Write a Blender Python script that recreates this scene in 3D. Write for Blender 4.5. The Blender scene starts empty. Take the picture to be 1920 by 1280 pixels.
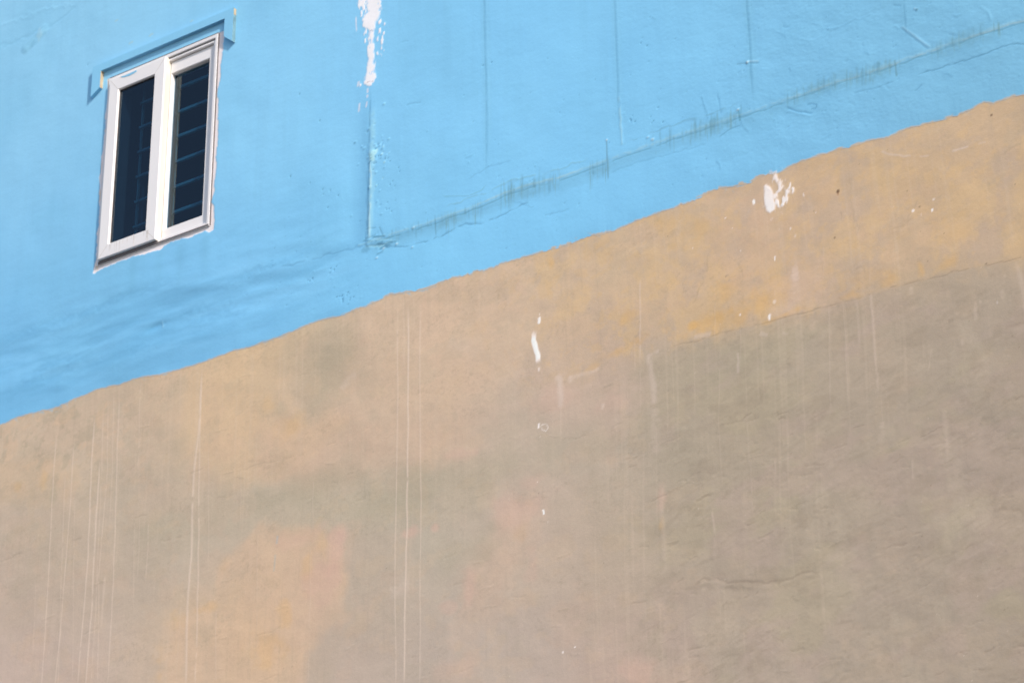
import bpy, bmesh, math, random
import numpy as np
from mathutils import Matrix, Vector

scn = bpy.context.scene
COL = scn.collection
EYE = 1.6            # camera height above the street
DIST = 8.26          # camera distance from the wall plane (the wall face is y = 0)

# ------------------------------------------------------------------ camera
F = 4449.42; CX, CY = 960.0, 640.0
UP = np.array([-0.00809394, -0.91641441, 0.40014886])
XD = np.array([0.80837156, -0.24154625, -0.53683408])
YD = np.cross(UP, XD)
R3 = np.array([XD, YD, UP])
cam = bpy.data.cameras.new('camera')
cam.sensor_width = 36.0
cam.lens = F / 1920 * 36
cam.clip_start = 0.1; cam.clip_end = 3000
cam.dof.use_dof = True; cam.dof.focus_distance = 10.0; cam.dof.aperture_fstop = 5.0
camo = bpy.data.objects.new('camera', cam); COL.objects.link(camo)
rt = R3 @ np.array([1, 0, 0.]); upv = R3 @ np.array([0, -1, 0.]); fw = R3 @ np.array([0, 0, 1.])
camo.matrix_world = Matrix(((rt[0], upv[0], -fw[0], 0), (rt[1], upv[1], -fw[1], -DIST),
                            (rt[2], upv[2], -fw[2], EYE), (0, 0, 0, 1)))
scn.camera = camo

# ------------------------------------------------------------------ sky and sun
SUN = Vector((2.25, -1.0, 1.45)).normalized()
EL = math.asin(SUN.z); AZ = math.atan2(SUN.x, SUN.y)
w = bpy.data.worlds.new('World'); scn.world = w; w.use_nodes = True
nt = w.node_tree; nt.nodes.clear()
sky = nt.nodes.new('ShaderNodeTexSky'); sky.sky_type = 'NISHITA'; sky.sun_disc = False
sky.sun_elevation = EL; sky.sun_rotation = AZ
sky.air_density = 1.0; sky.dust_density = 1.4; sky.ozone_density = 1.0
bg = nt.nodes.new('ShaderNodeBackground'); bg.inputs['Strength'].default_value = 0.125
ow = nt.nodes.new('ShaderNodeOutputWorld')
nt.links.new(sky.outputs[0], bg.inputs[0]); nt.links.new(bg.outputs[0], ow.inputs[0])
sl = bpy.data.lights.new('sun', 'SUN'); sl.energy = 2.5; sl.angle = math.radians(0.6)
sl.color = (1.0, 0.94, 0.85)
so = bpy.data.objects.new('sun', sl); COL.objects.link(so)
so.rotation_euler = (-SUN).to_track_quat('-Z', 'Y').to_euler()
so.location = (10, -10, 20)
scn.view_settings.view_transform = 'Standard'; scn.view_settings.look = 'None'
scn.view_settings.exposure = 0.72; scn.view_settings.gamma = 1.0
GAIN = (1.015, 1.035, 1.04)       # display value of a flat white wall in this light, per channel

# ------------------------------------------------------------------ helpers
def tag(o, label=None, cat=None, kind=None, group=None):
    if label: o['label'] = label
    if cat: o['category'] = cat
    if kind: o['kind'] = kind
    if group: o['group'] = group

def lin(rgb):
    c = np.asarray(rgb, float) / 255.0
    return np.where(c <= 0.04045, c / 12.92, ((c + 0.055) / 1.055) ** 2.4)

def hit(px, py, y=0.0):
    """measured photo position -> x, z on the plane y of the facade"""
    r = R3 @ np.array([px - CX, py - CY, F])
    t = (DIST + y) / r[1]
    return r[0] * t, r[2] * t + EYE

def to_px(X, Z):
    q = np.stack([X, np.full_like(X, DIST), Z - EYE], -1) @ R3
    return q[..., 0] / q[..., 2] * F + CX, q[..., 1] / q[..., 2] * F + CY

def _h(i, j, s):
    n = (i.astype(np.int64) * 374761393 + j.astype(np.int64) * 668265263 + s * 2147483647 + s * 144665) & 0xffffffff
    n = ((n ^ (n >> 13)) * 1274126177) & 0xffffffff
    n = (n ^ (n >> 16)) & 0xffffffff
    n = (n * 2246822519) & 0xffffffff
    return ((n ^ (n >> 15)) & 0xffff).astype(np.float32) / 65535.0

def vnoise(x, z, s):
    i = np.floor(x); j = np.floor(z); fx = x - i; fz = z - j
    fx = fx * fx * fx * (fx * (fx * 6 - 15) + 10); fz = fz * fz * fz * (fz * (fz * 6 - 15) + 10)
    a = _h(i, j, s); b = _h(i + 1, j, s); c = _h(i, j + 1, s); d = _h(i + 1, j + 1, s)
    return (a + (b - a) * fx) * (1 - fz) + (c + (d - c) * fx) * fz

def fbm(x, z, s, o=4, g=0.5):
    v = 0; a = 1.0; t = 0
    for k in range(o):
        v = v + a * vnoise(x * 2 ** k + 17.3 * k, z * 2 ** k - 9.1 * k, s + k * 7); t += a; a *= g
    return v / t            # 0..1, mean .5

def sst(e0, e1, v):
    t = np.clip((v - e0) / (e1 - e0), 0, 1); return t * t * (3 - 2 * t)

class Sheet:
    """a rectangular sheet of wall as a dense grid: colour and relief per vertex"""
    def __init__(s, X, Z, hk=.4):
        s.X, s.Z = X, Z; s.hk = hk
        s.H = np.zeros(X.shape); s.C = np.zeros(X.shape + (3,))
        s.px, s.py = to_px(X, Z)
        s.xs = X[0]; s.zr0 = Z.min(1); s.zr1 = Z.max(1)
    def box(s, x0, x1, z0, z1):
        c = np.nonzero((s.xs >= x0) & (s.xs <= x1))[0]
        r = np.nonzero((s.zr1 >= z0) & (s.zr0 <= z1))[0]
        if len(c) < 2 or len(r) < 2: return None
        return slice(r[0], r[-1] + 1), slice(c[0], c[-1] + 1)
    def sl_px(s, pts, m):
        w = np.array([hit(*p) for p in pts])
        return w, s.box(w[:, 0].min() - m, w[:, 0].max() + m, w[:, 1].min() - m, w[:, 1].max() + m)
    def dist(s, w, b):
        """distance to a polyline, signed offset and arc parameter 0..1"""
        X = s.X[b]; Z = s.Z[b]
        D = np.full(X.shape, 9.0); T = np.zeros(X.shape); SG = np.zeros(X.shape)
        seg = np.hypot(*(w[1:] - w[:-1]).T); tot = seg.sum() + 1e-9; acc = 0
        for k in range(len(seg)):
            a = w[k]; d = w[k + 1] - a; L = seg[k] + 1e-9
            t = np.clip(((X - a[0]) * d[0] + (Z - a[1]) * d[1]) / L ** 2, 0, 1)
            ex = X - a[0] - t * d[0]; ez = Z - a[1] - t * d[1]
            q = np.hypot(ex, ez); m = q < D
            D = np.where(m, q, D); T = np.where(m, (acc + t * L) / tot, T)
            SG = np.where(m, (d[0] * ez - d[1] * ex) / L, SG)   # left of the direction is positive
            acc += L
        return D, T, SG
    def blend(s, b, m, rgb):
        m = np.clip(m, 0, 1)[..., None]
        s.C[b] = s.C[b] * (1 - m) + lin(rgb) * m
    def mul(s, b, m, f):
        s.C[b] *= 1 + (np.asarray(f) - 1) * np.clip(m, 0, 1)[..., None]
    def stroke(s, pts, wd, rgb=None, al=0.5, h=0.0, soft=0.6, taper=(0.08, 0.08), brk=0.0, seed=1, wob=0.0, hw=None, wlen=0.03):
        """a line of paint, stain or relief along measured points; wd = half width in metres"""
        w, b = s.sl_px(pts, 3 * wd + 0.03 + wob)
        if b is None: return
        if wob:
            dx = (vnoise(s.X[b] / wlen, s.Z[b] / wlen, seed + 50) - .5) * 2 * wob
            dz = (vnoise(s.X[b] / wlen, s.Z[b] / wlen, seed + 51) - .5) * 2 * wob
            X0, Z0 = s.X, s.Z
            s.X = X0.copy(); s.Z = Z0.copy(); s.X[b] += dx; s.Z[b] += dz
            D, T, SG = s.dist(w, b); s.X, s.Z = X0, Z0
        else: D, T, SG = s.dist(w, b)
        env = np.ones(D.shape)
        if taper[0] > 0: env *= sst(-0.001, taper[0], T)
        if taper[1] > 0: env *= sst(-0.001, taper[1], 1 - T)
        if brk > 0:
            n = fbm(s.X[b] / 0.05, s.Z[b] / 0.05, seed + 9, 3)
            env *= sst(brk * .55, brk * .55 + .25, n)
        m = (1 - sst(wd * (1 - soft), wd * (1 + soft), D)) * env
        if rgb is not None: s.blend(b, m * al, rgb)
        if h:
            hh = (hw or wd) * 1.15
            s.H[b] += s.hk * h * np.exp(-(D / hh) ** 2) * env
    def spot(s, px, py, rx, rz, rgb=None, al=1.0, h=0.0, soft=0.5, ang=0.0, seed=3, rag=0.35, fr=0.02):
        c = hit(px, py); R = max(rx, rz) * 1.8 + .01
        b = s.box(c[0] - R, c[0] + R, c[1] - R, c[1] + R)
        if b is None: return
        X = s.X[b] - c[0]; Z = s.Z[b] - c[1]
        ca, sa = math.cos(ang), math.sin(ang)
        u = (X * ca + Z * sa) / rx; v = (-X * sa + Z * ca) / rz
        q = np.hypot(u, v) + rag * (fbm(s.X[b] / fr, s.Z[b] / fr, seed, 3) - .5) * 2
        m = 1 - sst(1 - soft, 1 + soft * .3, q)
        if rgb is not None: s.blend(b, m * al, rgb)
        if h: s.H[b] += h * np.exp(-(np.hypot(u, v)) ** 2 * 1.4)

def field(sh, pts, warp, seed):
    """soft mottled colour field through tones noted at places on the wall"""
    wx = (fbm(sh.X / .55, sh.Z / .55, seed, 5, .55) - .5) * 2 * warp
    wy = (fbm(sh.X / .55, sh.Z / .55, seed + 90, 5, .55) - .5) * 2 * warp
    PX = (sh.px + wx).astype(np.float32); PY = (sh.py + wy).astype(np.float32)
    num = np.zeros(sh.X.shape + (3,), np.float32); den = np.zeros(sh.X.shape, np.float32) + 1e-9
    for x, y, r, c in pts:
        k = np.exp(-((PX - x) ** 2 + (PY - y) ** 2) / (2 * r * r)) + 1e-7
        num += k[..., None] * lin(c).astype(np.float32); den += k
    sh.C[:] = num / den[..., None]

# ------------------------------------------------------------------ materials
def mat_wall(name, rough, bump_scale, bump_str, mott):
    m = bpy.data.materials.new(name); m.use_nodes = True
    t = m.node_tree; t.nodes.clear(); N = t.nodes.new; L = t.links.new
    out = N('ShaderNodeOutputMaterial'); p = N('ShaderNodeBsdfPrincipled')
    p.inputs['Roughness'].default_value = rough
    p.inputs['Specular IOR Level'].default_value = 0.25
    L(p.outputs[0], out.inputs[0])
    at = N('ShaderNodeAttribute'); at.attribute_name = 'paint_tint'
    tc = N('ShaderNodeTexCoord')
    n1 = N('ShaderNodeTexNoise'); n1.inputs['Scale'].default_value = 55; n1.inputs['Detail'].default_value = 6
    n1.inputs['Roughness'].default_value = 0.65
    L(tc.outputs['Object'], n1.inputs['Vector'])
    mp = N('ShaderNodeMapping'); mp.inputs['Scale'].default_value = (28, 28, 1.6)
    L(tc.outputs['Object'], mp.inputs['Vector'])
    n2 = N('ShaderNodeTexNoise'); n2.inputs['Scale'].default_value = 1; n2.inputs['Detail'].default_value = 4
    L(mp.outputs[0], n2.inputs['Vector'])
    a = N('ShaderNodeMapRange'); a.inputs['From Min'].default_value = .3; a.inputs['From Max'].default_value = .7
    a.inputs['To Min'].default_value = 1 - mott; a.inputs['To Max'].default_value = 1 + mott
    L(n1.outputs[0], a.inputs['Value'])
    c = N('ShaderNodeMapRange'); c.inputs['From Min'].default_value = .3; c.inputs['From Max'].default_value = .7
    c.inputs['To Min'].default_value = 1 - mott * .7; c.inputs['To Max'].default_value = 1 + mott * .7
    L(n2.outputs[0], c.inputs['Value'])
    mu = N('ShaderNodeMath'); mu.operation = 'MULTIPLY'
    L(a.outputs[0], mu.inputs[0]); L(c.outputs[0], mu.inputs[1])
    vm = N('ShaderNodeVectorMath'); vm.operation = 'SCALE'
    L(at.outputs['Color'], vm.inputs[0]); L(mu.outputs[0], vm.inputs['Scale'])
    L(vm.outputs[0], p.inputs['Base Color'])
    n3 = N('ShaderNodeTexNoise'); n3.inputs['Scale'].default_value = bump_scale
    n3.inputs['Detail'].default_value = 5; n3.inputs['Roughness'].default_value = .6
    L(tc.outputs['Object'], n3.inputs['Vector'])
    bp = N('ShaderNodeBump'); bp.inputs['Strength'].default_value = bump_str; bp.inputs['Distance'].default_value = 0.004
    L(n3.outputs[0], bp.inputs['Height']); L(bp.outputs[0], p.inputs['Normal'])
    return m

def mat_simple(name, rgb, rough=.6, spec=.4, mott=.06, scale=20, stretch=(1, 1, 1), metallic=0.0, tint=None):
    m = bpy.data.materials.new(name); m.use_nodes = True
    t = m.node_tree; N = t.nodes.new; L = t.links.new
    p = t.nodes['Principled BSDF']
    p.inputs['Roughness'].default_value = rough; p.inputs['Specular IOR Level'].default_value = spec
    p.inputs['Metallic'].default_value = metallic
    tc = N('ShaderNodeTexCoord'); mp = N('ShaderNodeMapping'); mp.inputs['Scale'].default_value = stretch
    L(tc.outputs['Object'], mp.inputs['Vector'])
    n = N('ShaderNodeTexNoise'); n.inputs['Scale'].default_value = scale; n.inputs['Detail'].default_value = 5
    L(mp.outputs[0], n.inputs['Vector'])
    r = N('ShaderNodeValToRGB')
    lo = tint or tuple(v * (1 - 2 * mott) for v in rgb)
    r.color_ramp.elements[0].position = .32; r.color_ramp.elements[0].color = (*lo, 1)
    r.color_ramp.elements[1].position = .62; r.color_ramp.elements[1].color = (*rgb, 1)
    L(n.outputs[0], r.inputs[0]); L(r.outputs[0], p.inputs['Base Color'])
    return m

def mat_glass(name, tint):
    m = bpy.data.materials.new(name); m.use_nodes = True
    t = m.node_tree; t.nodes.clear(); N = t.nodes.new; L = t.links.new
    out = N('ShaderNodeOutputMaterial'); mx = N('ShaderNodeMixShader')
    tr = N('ShaderNodeBsdfTransparent'); tr.inputs[0].default_value = (*tint, 1)
    gl = N('ShaderNodeBsdfGlossy'); gl.inputs['Roughness'].default_value = 0.03
    gl.inputs['Color'].default_value = (.72, .88, 1.0, 1)
    fr = N('ShaderNodeFresnel'); fr.inputs['IOR'].default_value = 1.6
    tc = N('ShaderNodeTexCoord'); n = N('ShaderNodeTexNoise'); n.inputs['Scale'].default_value = 3
    L(tc.outputs['Object'], n.inputs['Vector'])
    bp = N('ShaderNodeBump'); bp.inputs['Strength'].default_value = .05; bp.inputs['Distance'].default_value = .01
    L(n.outputs[0], bp.inputs['Height']); L(bp.outputs[0], gl.inputs['Normal'])
    ge = N('ShaderNodeNewGeometry'); mb = N('ShaderNodeMath'); mb.operation = 'SUBTRACT'; mb.inputs[0].default_value = 1.0
    L(ge.outputs['Backfacing'], mb.inputs[1])
    mf = N('ShaderNodeMath'); mf.operation = 'MULTIPLY'; L(fr.outputs[0], mf.inputs[0]); L(mb.outputs[0], mf.inputs[1])
    L(mf.outputs[0], mx.inputs[0]); L(tr.outputs[0], mx.inputs[1]); L(gl.outputs[0], mx.inputs[2])
    L(mx.outputs[0], out.inputs[0])
    return m

M_BLUE = mat_wall('sky_blue_wall_paint', .62, 70, .16, .014)
M_PLAS = mat_wall('bare_cement_plaster', .88, 60, .2, .022)
M_UPVC = mat_simple('white_upvc', (.82, .785, .79), .35, .45, .012, 3)
M_UPVC_D = mat_simple('white_upvc_streaked', (.82, .785, .79), .4, .4, .015, 3)
M_GASK = mat_simple('dark_gasket', (.06, .055, .06), .7, .3)
M_GLASS = mat_glass('dark_blue_tinted_glass', (.44, .60, .70))
M_BAR = mat_simple('teal_painted_bar', (.21, .41, .43), .6, .3)
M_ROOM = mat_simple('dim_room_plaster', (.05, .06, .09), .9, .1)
M_GROUND = mat_simple('street_asphalt', (.12, .115, .11), .9, .2, .15, .8)
M_ROOF = mat_simple('roof_concrete', (.32, .31, .29), .9, .2, .12, 3)
M_WHITE = mat_simple('white_filler', (.80, .77, .77), .8, .2, .04, 30)

# ------------------------------------------------------------------ wall sheets
STEP = 0.005
BX0, BX1, BTOP = -13.0, -1.2, 10.6       # the whole facade; the grid is finer where the photograph looks
DX0, DX1 = BX0, BX1
XS = np.concatenate([np.arange(BX0, -10.0, .03), np.arange(-10.0, -3.1, STEP), np.arange(-3.1, BX1, .02), [BX1]])
ZTOP = BTOP; ZBOT = 0.0

edge_px = [(0, 799), (35, 782), (62, 775), (100, 766), (185, 730), (222, 722), (262, 708), (300, 703), (376, 681),
           (433, 660), (470, 651), (540, 626), (593, 603), (640, 592), (700, 570), (735, 553), (770, 548),
           (800, 542), (850, 522), (925, 503), (950, 492), (1000, 478), (1057, 461), (1100, 446), (1150, 433),
           (1200, 412), (1260, 390), (1290, 380), (1345, 355), (1375, 350), (1408, 343), (1428, 329), (1462, 324),
           (1500, 305), (1540, 290), (1575, 281), (1620, 268), (1665, 258), (1702, 242), (1760, 228), (1795, 217),
           (1828, 203), (1845, 192), (1862, 196), (1880, 188), (1900, 182), (1920, 179)]
ew = np.array([hit(*p) for p in edge_px])
def edge_z(x):
    z = np.interp(x, ew[:, 0], ew[:, 1])
    r = sst(-7.2, -6.5, x) * (.35 + .65 * sst(.45, .7, fbm(x / .25, x * 0 + 5.1, 43, 2)))
    z = z + (fbm(x / .06, x * 0 + 3.3, 41, 4) - .5) * (.007 + .012 * r) + (vnoise(x / .012, x * 0 + 8.1, 47) - .5) * .010 * r + (vnoise(x / .03, x * 0 + 4.1, 48) - .5) * .009 * r
    return z

EZ = edge_z(XS)
WIN = (-8.795, -7.950, 5.643 + EYE, 6.830 + EYE)     # outer edges of the window frame

EZs = float(ew[:, 1].mean())
vb = np.concatenate([np.arange(0, 9.45 - EZs, STEP), np.arange(9.45 - EZs, ZTOP - EZs, .03), [ZTOP - EZs]])[:, None]
k = vb / (ZTOP - EZs); nb = len(vb) - 1
Xb = np.broadcast_to(XS, (nb + 1, len(XS))).copy()
Zb = EZs + vb + (EZ - EZs)[None, :] * np.exp(-vb / .10) * (1 - k)
blue = Sheet(Xb, Zb, .27)
Xp, Zp = np.meshgrid(XS, np.concatenate([np.arange(0, 3.8, .04), np.arange(3.8, EZs + .06, STEP)]))
plas = Sheet(Xp, Zp)
rng = random.Random(7)

# ---- blue paint: tones, slight shading towards the right painted in
BL_ = [(60, 60, 200, (146, 203, 236)), (500, 120, 220, (141, 204, 241)), (800, 200, 200, (134, 202, 244)),
             (1050, 120, 200, (134, 202, 244)), (1300, 130, 180, (131, 197, 236)), (1600, 80, 170, (128, 189, 226)),
             (1850, 40, 140, (127, 187, 220)), (1800, 150, 110, (121, 183, 219)), (1500, 250, 110, (123, 188, 228)),
             (80, 350, 180, (136, 197, 236)), (520, 330, 160, (137, 203, 243)), (250, 560, 140, (122, 187, 229)),
             (80, 680, 150, (119, 185, 229)), (480, 560, 130, (122, 190, 235)), (900, 470, 140, (128, 199, 241)),
             (1200, 350, 120, (126, 194, 236)), (700, 480, 100, (126, 196, 238))]
field(blue, [(x, y, r, (c[0] + 3, c[1] + 4, c[2] + 3)) for x, y, r, c in BL_], 70, 11)
A = (slice(None), slice(None))
blue.mul(A, np.ones(blue.X.shape), 1 + (fbm(blue.X / .35, blue.Z / .35, 15, 5)[..., None] - .5) * np.array([.10, .07, .05]))
g = sst(.52, .75, fbm(blue.X / .8, blue.Z / .5, 16, 5)); blue.blend(A, g * .22, (124, 190, 224))
# vertical rain wash
g = sst(.55, .8, fbm(blue.X / .06, blue.Z / .7, 18, 4)); blue.blend(A, g * .09, (118, 180, 220))
# ---- blue paint: relief
H = blue.H; X, Z = blue.X, blue.Z
H += (fbm(X / .34, Z / .34, 21, 3) - .5) * .006
H += (fbm((X + Z * .35) / .09, Z / .035, 22, 3) - .5) * .0006
# swollen band at floor level, left of the step
band = np.exp(-((Z - EYE - 5.20) / .24) ** 2) * sst(-6.75, -7.3, X)
n = fbm((X + .3 * Z) / .75, (Z + .06 * X) / .17, 24, 3)
H += (n - .5) * .016 * band
H += (fbm(X / .50, Z / .15, 25, 3) - .5) * .009 * sst(5.9, 5.3, Z - EYE) * sst(-6.9, -7.9, X)
lowl = sst(-6.7, -7.2, X) * np.exp(-((Z - EYE - 5.16) / .27) ** 2)
for sc, sd, al in [((.8, .11), 241, .55), ((.35, .05), 242, .45), ((.12, .02), 243, .28)]:  # light and dark sides of the swells painted into the colour
    nn = fbm((X + .3 * Z) / sc[0], (Z - .10 * X * 0 + .02 * np.sin(X * 4)) / sc[1], sd, 4, .55)
    blue.blend(A, sst(.50, .70, nn) * lowl * al * .62, (106, 173, 215))
    blue.blend(A, sst(.54, .74, 1 - nn) * lowl * al * .5, (136, 200, 240))
# right of the step the wall stands a little proud, above the floor line
cz = 5.207 + EYE
step_x = -6.862 + (vnoise(X / .5, Z / .07, 29) - .5) * .012
H += .0028 * sst(-5.7, -6.7, X) * sst(-.012, .010, X - step_x) * sst(cz - .03, cz + .015, Z) * sst(6.1 + EYE, 5.45 + EYE, Z)
H -= .004 * np.exp(-((X - step_x + .07) / .075) ** 2) * (X < step_x + .01) * sst(cz - .05, cz + .1, Z) * sst(6.1 + EYE, 5.5 + EYE, Z)
blue.blend(A, np.exp(-((X - step_x + .045) / .05) ** 2) * sst(cz - .06, cz + .05, Z) * sst(6.3 + EYE, 5.5 + EYE, Z) * .18, (108, 174, 218))  # soft shadow left of the step painted into the blue
# broad right side trowel dents
rm = sst(-5.6, -4.2, X)
H += (fbm(X / .14, Z / .10, 30, 3) - .5) * .0032 * rm
H += (fbm((X * .9 - Z * .4) / .018, (Z * .9 + X * .4) / .006, 31, 2) - .5) * .0006 * (.4 + rm)

# floor-line crack with a bead of filler; lit edge and shade below painted in
crack = [(688, 461), (721, 446), (782, 428), (829, 412), (879, 394), (913, 381), (946, 366), (997, 349), (1047, 338),
         (1104, 317), (1159, 296), (1197, 283), (1255, 262), (1345, 234), (1385, 220), (1438, 202), (1476, 189),
         (1564, 158), (1619, 142), (1665, 126), (1728, 104), (1783, 85), (1837, 66), (1990, 18)]
def off(pts, dx, dy): return [(x + dx, y + dy) for x, y in pts]
blue.stroke(off(crack, 0, 8), .034, (118, 178, 210), .42, soft=.95, seed=60, wob=.010, taper=(.02, .02))
blue.stroke(off(crack, 0, -3), .007, (160, 204, 222), .42, h=.0020, brk=.5, wob=.004, seed=61, taper=(.02, 0))
blue.stroke(off(crack, 0, 3), .0035, (92, 146, 170), .45, h=-.003, wob=.004, brk=.35, seed=62, taper=(.02, 0), wlen=.05)
blue.stroke(off(crack[16:], 0, -1), .0035, (166, 194, 200), .55, seed=63, brk=.55, wob=.003, taper=(.1, 0))
blue.stroke(off(crack[4:10], 0, -4), .0035, (170, 205, 214), .4, seed=63, brk=.6, wob=.003)
blue.stroke(off(crack[3:10], 4, -22), .004, (128, 180, 200), .5, seed=64, brk=.5, wob=.008, h=.002)
blue.stroke(off(crack[10:15], 0, -24), .004, (112, 168, 198), .5, seed=65, brk=.5, wob=.008)
blue.stroke([(706, 456), (735, 462), (760, 464), (790, 456), (825, 444), (850, 430), (872, 422), (910, 418), (945, 403), (985, 382), (1010, 374)],
            .004, (92, 150, 188), .55, h=-.003, seed=66, wob=.006, brk=.45)
blue.stroke([(712, 425), (722, 447)], .004, (96, 152, 186), .6, h=-.002, seed=67)
blue.stroke([(520, 503), (580, 488), (640, 472), (690, 458)], .005, (100, 162, 204), .4, h=-.003, seed=68, wob=.012, brk=.4)
blue.stroke([(880, 335), (915, 315), (960, 302)], .003, (110, 172, 214), .45, h=-.0015, seed=69, wob=.006)
blue.stroke([(830, 367), (880, 368), (905, 357), (913, 345)], .003, (120, 178, 200), .45, h=.0015, seed=70, wob=.005)
blue.stroke([(960, 375), (985, 385), (1005, 388)], .003, (104, 166, 206), .4, seed=71, wob=.006)
blue.stroke([(1020, 405), (1050, 398), (1068, 393)], .003, (104, 166, 206), .45, h=-.002, seed=72, wob=.004)
# corner damage where the step meets the floor line
for j in range(26):
    x = rng.gauss(697, 14); y = rng.gauss(456, 9)
    blue.stroke([(x, y), (x + rng.uniform(8, 26), y - rng.uniform(-3, 12))], rng.uniform(.0025, .005),
                rng.choice([(84, 140, 172), (150, 205, 226), (96, 156, 190)]), .55, h=rng.choice([-.004, .004]), seed=100 + j)
blue.spot(686, 468, .035, .02, (86, 142, 170), .35, seed=4)
# step edge: pale worn arris with blisters; shaded side left of it painted darker
blue.stroke([(695, 170), (693, 250), (691, 330), (690, 400), (689, 458)], .005, (98, 160, 198), .5, seed=73, wob=.004, brk=.3, h=-.003)
blue.stroke([(700, 200), (699, 250), (698, 300), (697, 360), (695, 420), (694, 455)], .016, (160, 216, 236), .55, h=.003, seed=74, wob=.008, brk=.3, soft=.9)
blue.stroke([(696, 300), (696, 360), (694, 420), (693, 452)], .006, (190, 230, 238), .6, h=.003, seed=76, wob=.005, brk=.4)
blue.spot(700, 290, .030, .030, (178, 226, 234), .75, h=.004, seed=44, rag=1.0, fr=.025)
blue.spot(704, 280, .012, .006, (84, 146, 178), .6, h=-.004, seed=45, rag=.8)
blue.spot(694, 305, .016, .005, (92, 152, 184), .6, seed=46, ang=.5)
blue.stroke([(689, 175), (686, 300), (684, 440)], .022, (106, 170, 212), .2, seed=75, soft=1.0)
for j in range(46):
    x = rng.gauss(706, 10 if j % 3 else 22); y = rng.choice([rng.gauss(290, 14), rng.gauss(290, 30), rng.uniform(230, 455)])
    blue.spot(x, y, rng.uniform(.004, .010), rng.uniform(.003, .007), rng.choice([(165, 222, 232), (92, 150, 186), None, (176, 224, 234)]),
              rng.uniform(.1, .6), h=rng.choice([.003, -.002, .0025]), seed=130 + j, rag=.9, fr=.012)
# vertical shrinkage cracks
for pts, al in [([(907, -30), (909, 60), (911, 150), (913, 230), (912, 300), (912, 351)], .55),
                ([(1151, -30), (1153, 20), (1156, 110), (1159, 180), (1162, 235)], .5),
                ([(1399, -40), (1402, 30), (1406, 90), (1410, 160), (1413, 200)], .7),
                ([(1693, -40), (1696, 30), (1698, 75)], .4)]:
    blue.stroke(pts, .0034, (84, 146, 180), al * .42, h=-.0013, seed=int(pts[0][0]), wob=.004, brk=.25, taper=(0, .2), wlen=.08)
    blue.stroke(off(pts, 2, 0), .022, (116, 176, 206), al * .42, seed=int(pts[0][0]) + 1, soft=.95, taper=(0, .3))
    blue.stroke(off(pts, 4, 0), .006, None, 0, h=.002, seed=int(pts[0][0]) + 2, taper=(0, .3))
blue.stroke([(1160, 180), (1164, 230), (1167, 275)], .006, (160, 208, 226), .5, h=.004, seed=77, brk=.4, wob=.003)
blue.stroke([(1165, 215), (1172, 212)], .004, None, h=.003)
blue.stroke([(1380, 121), (1405, 119), (1425, 119)], .0035, (96, 150, 180), .5, h=-.003, seed=78)
blue.stroke([(1398, 116), (1424, 115)], .003, (176, 212, 226), .5, h=.003, seed=78)
blue.spot(1402, 118, .006, .006, (196, 220, 226), .8, h=.006, seed=79)
for x, y in [(906, 124), (922, 118)]: blue.spot(x, y, .005, .004, (84, 146, 180), .6, h=-.003, seed=80)
# short vertical pencil / rain marks crossing the floor line
def crack_y(x): return float(np.interp(x, [p[0] for p in crack], [p[1] for p in crack]))
def ticks(x0, x1, n, up, dn, al, seed):
    r = random.Random(seed)
    for j in range(int(n * 1.6)):
        x = r.uniform(x0, x1); y = crack_y(x); a = r.uniform(.3, 1); d = r.uniform(.2, 1)
        blue.stroke([(x - .3, y - up * 1.25 * a), (x + .6, y + dn * 1.3 * d)], r.uniform(.0022, .0048), r.choice([(94, 144, 168), (104, 156, 178), (112, 158, 172), (118, 160, 168)]),
                    min(.95, al * .82 * r.uniform(.35, 1)), seed=seed * 50 + j, taper=(.3, .4), brk=r.choice([0, .3, .45]), wob=.002)
for x_, w_, u_, d_ in [(840, .10, 8, 22), (990, .16, 18, 24), (1335, .16, 14, 10), (1545, .18, 10, 6), (1640, .14, 8, 10), (1800, .16, 8, 8), (1123, .05, 6, 24)]:
    blue.spot(x_, crack_y(x_) + (d_ - u_) * .5, w_, .045, (118, 168, 188), .38, soft=1.0, seed=int(x_), ang=.0, rag=.8, fr=.03)
ticks(735, 800, 8, 14, 22, .35, 1); ticks(800, 905, 17, 14, 34, .5, 2); ticks(925, 1052, 26, 28, 30, .5, 3)
ticks(1104, 1142, 7, 22, 38, .75, 4); ticks(1200, 1290, 9, 24, 24, .45, 5); ticks(1285, 1392, 24, 26, 24, .55, 6)
ticks(1470, 1590, 20, 22, 16, .45, 7); ticks(1585, 1690, 20, 20, 24, .5, 8); ticks(1745, 1850, 17, 20, 22, .38, 9); ticks(1855, 1885, 4, 22, 20, .7, 10)
blue.stroke([(1138, 262), (1139, 300), (1141, 338)], .003, (100, 140, 160), .6, seed=90); blue.spot(1138, 263, .005, .006, (200, 214, 222), .8, h=.003)
blue.stroke([(1385, 205), (1388, 228)], .004, (84, 140, 160), .6, seed=91); blue.stroke([(1678, 112), (1682, 145)], .004, (100, 140, 150), .5, seed=92)
for x, y in [(776, 428), (1215, 258), (1224, 262), (1385, 206), (744, 458), (720, 466), (707, 484), (774, 464)]:
    blue.spot(x, y, .010, .006, (196, 218, 224), .5, h=.003, seed=int(x), rag=.8)
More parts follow.
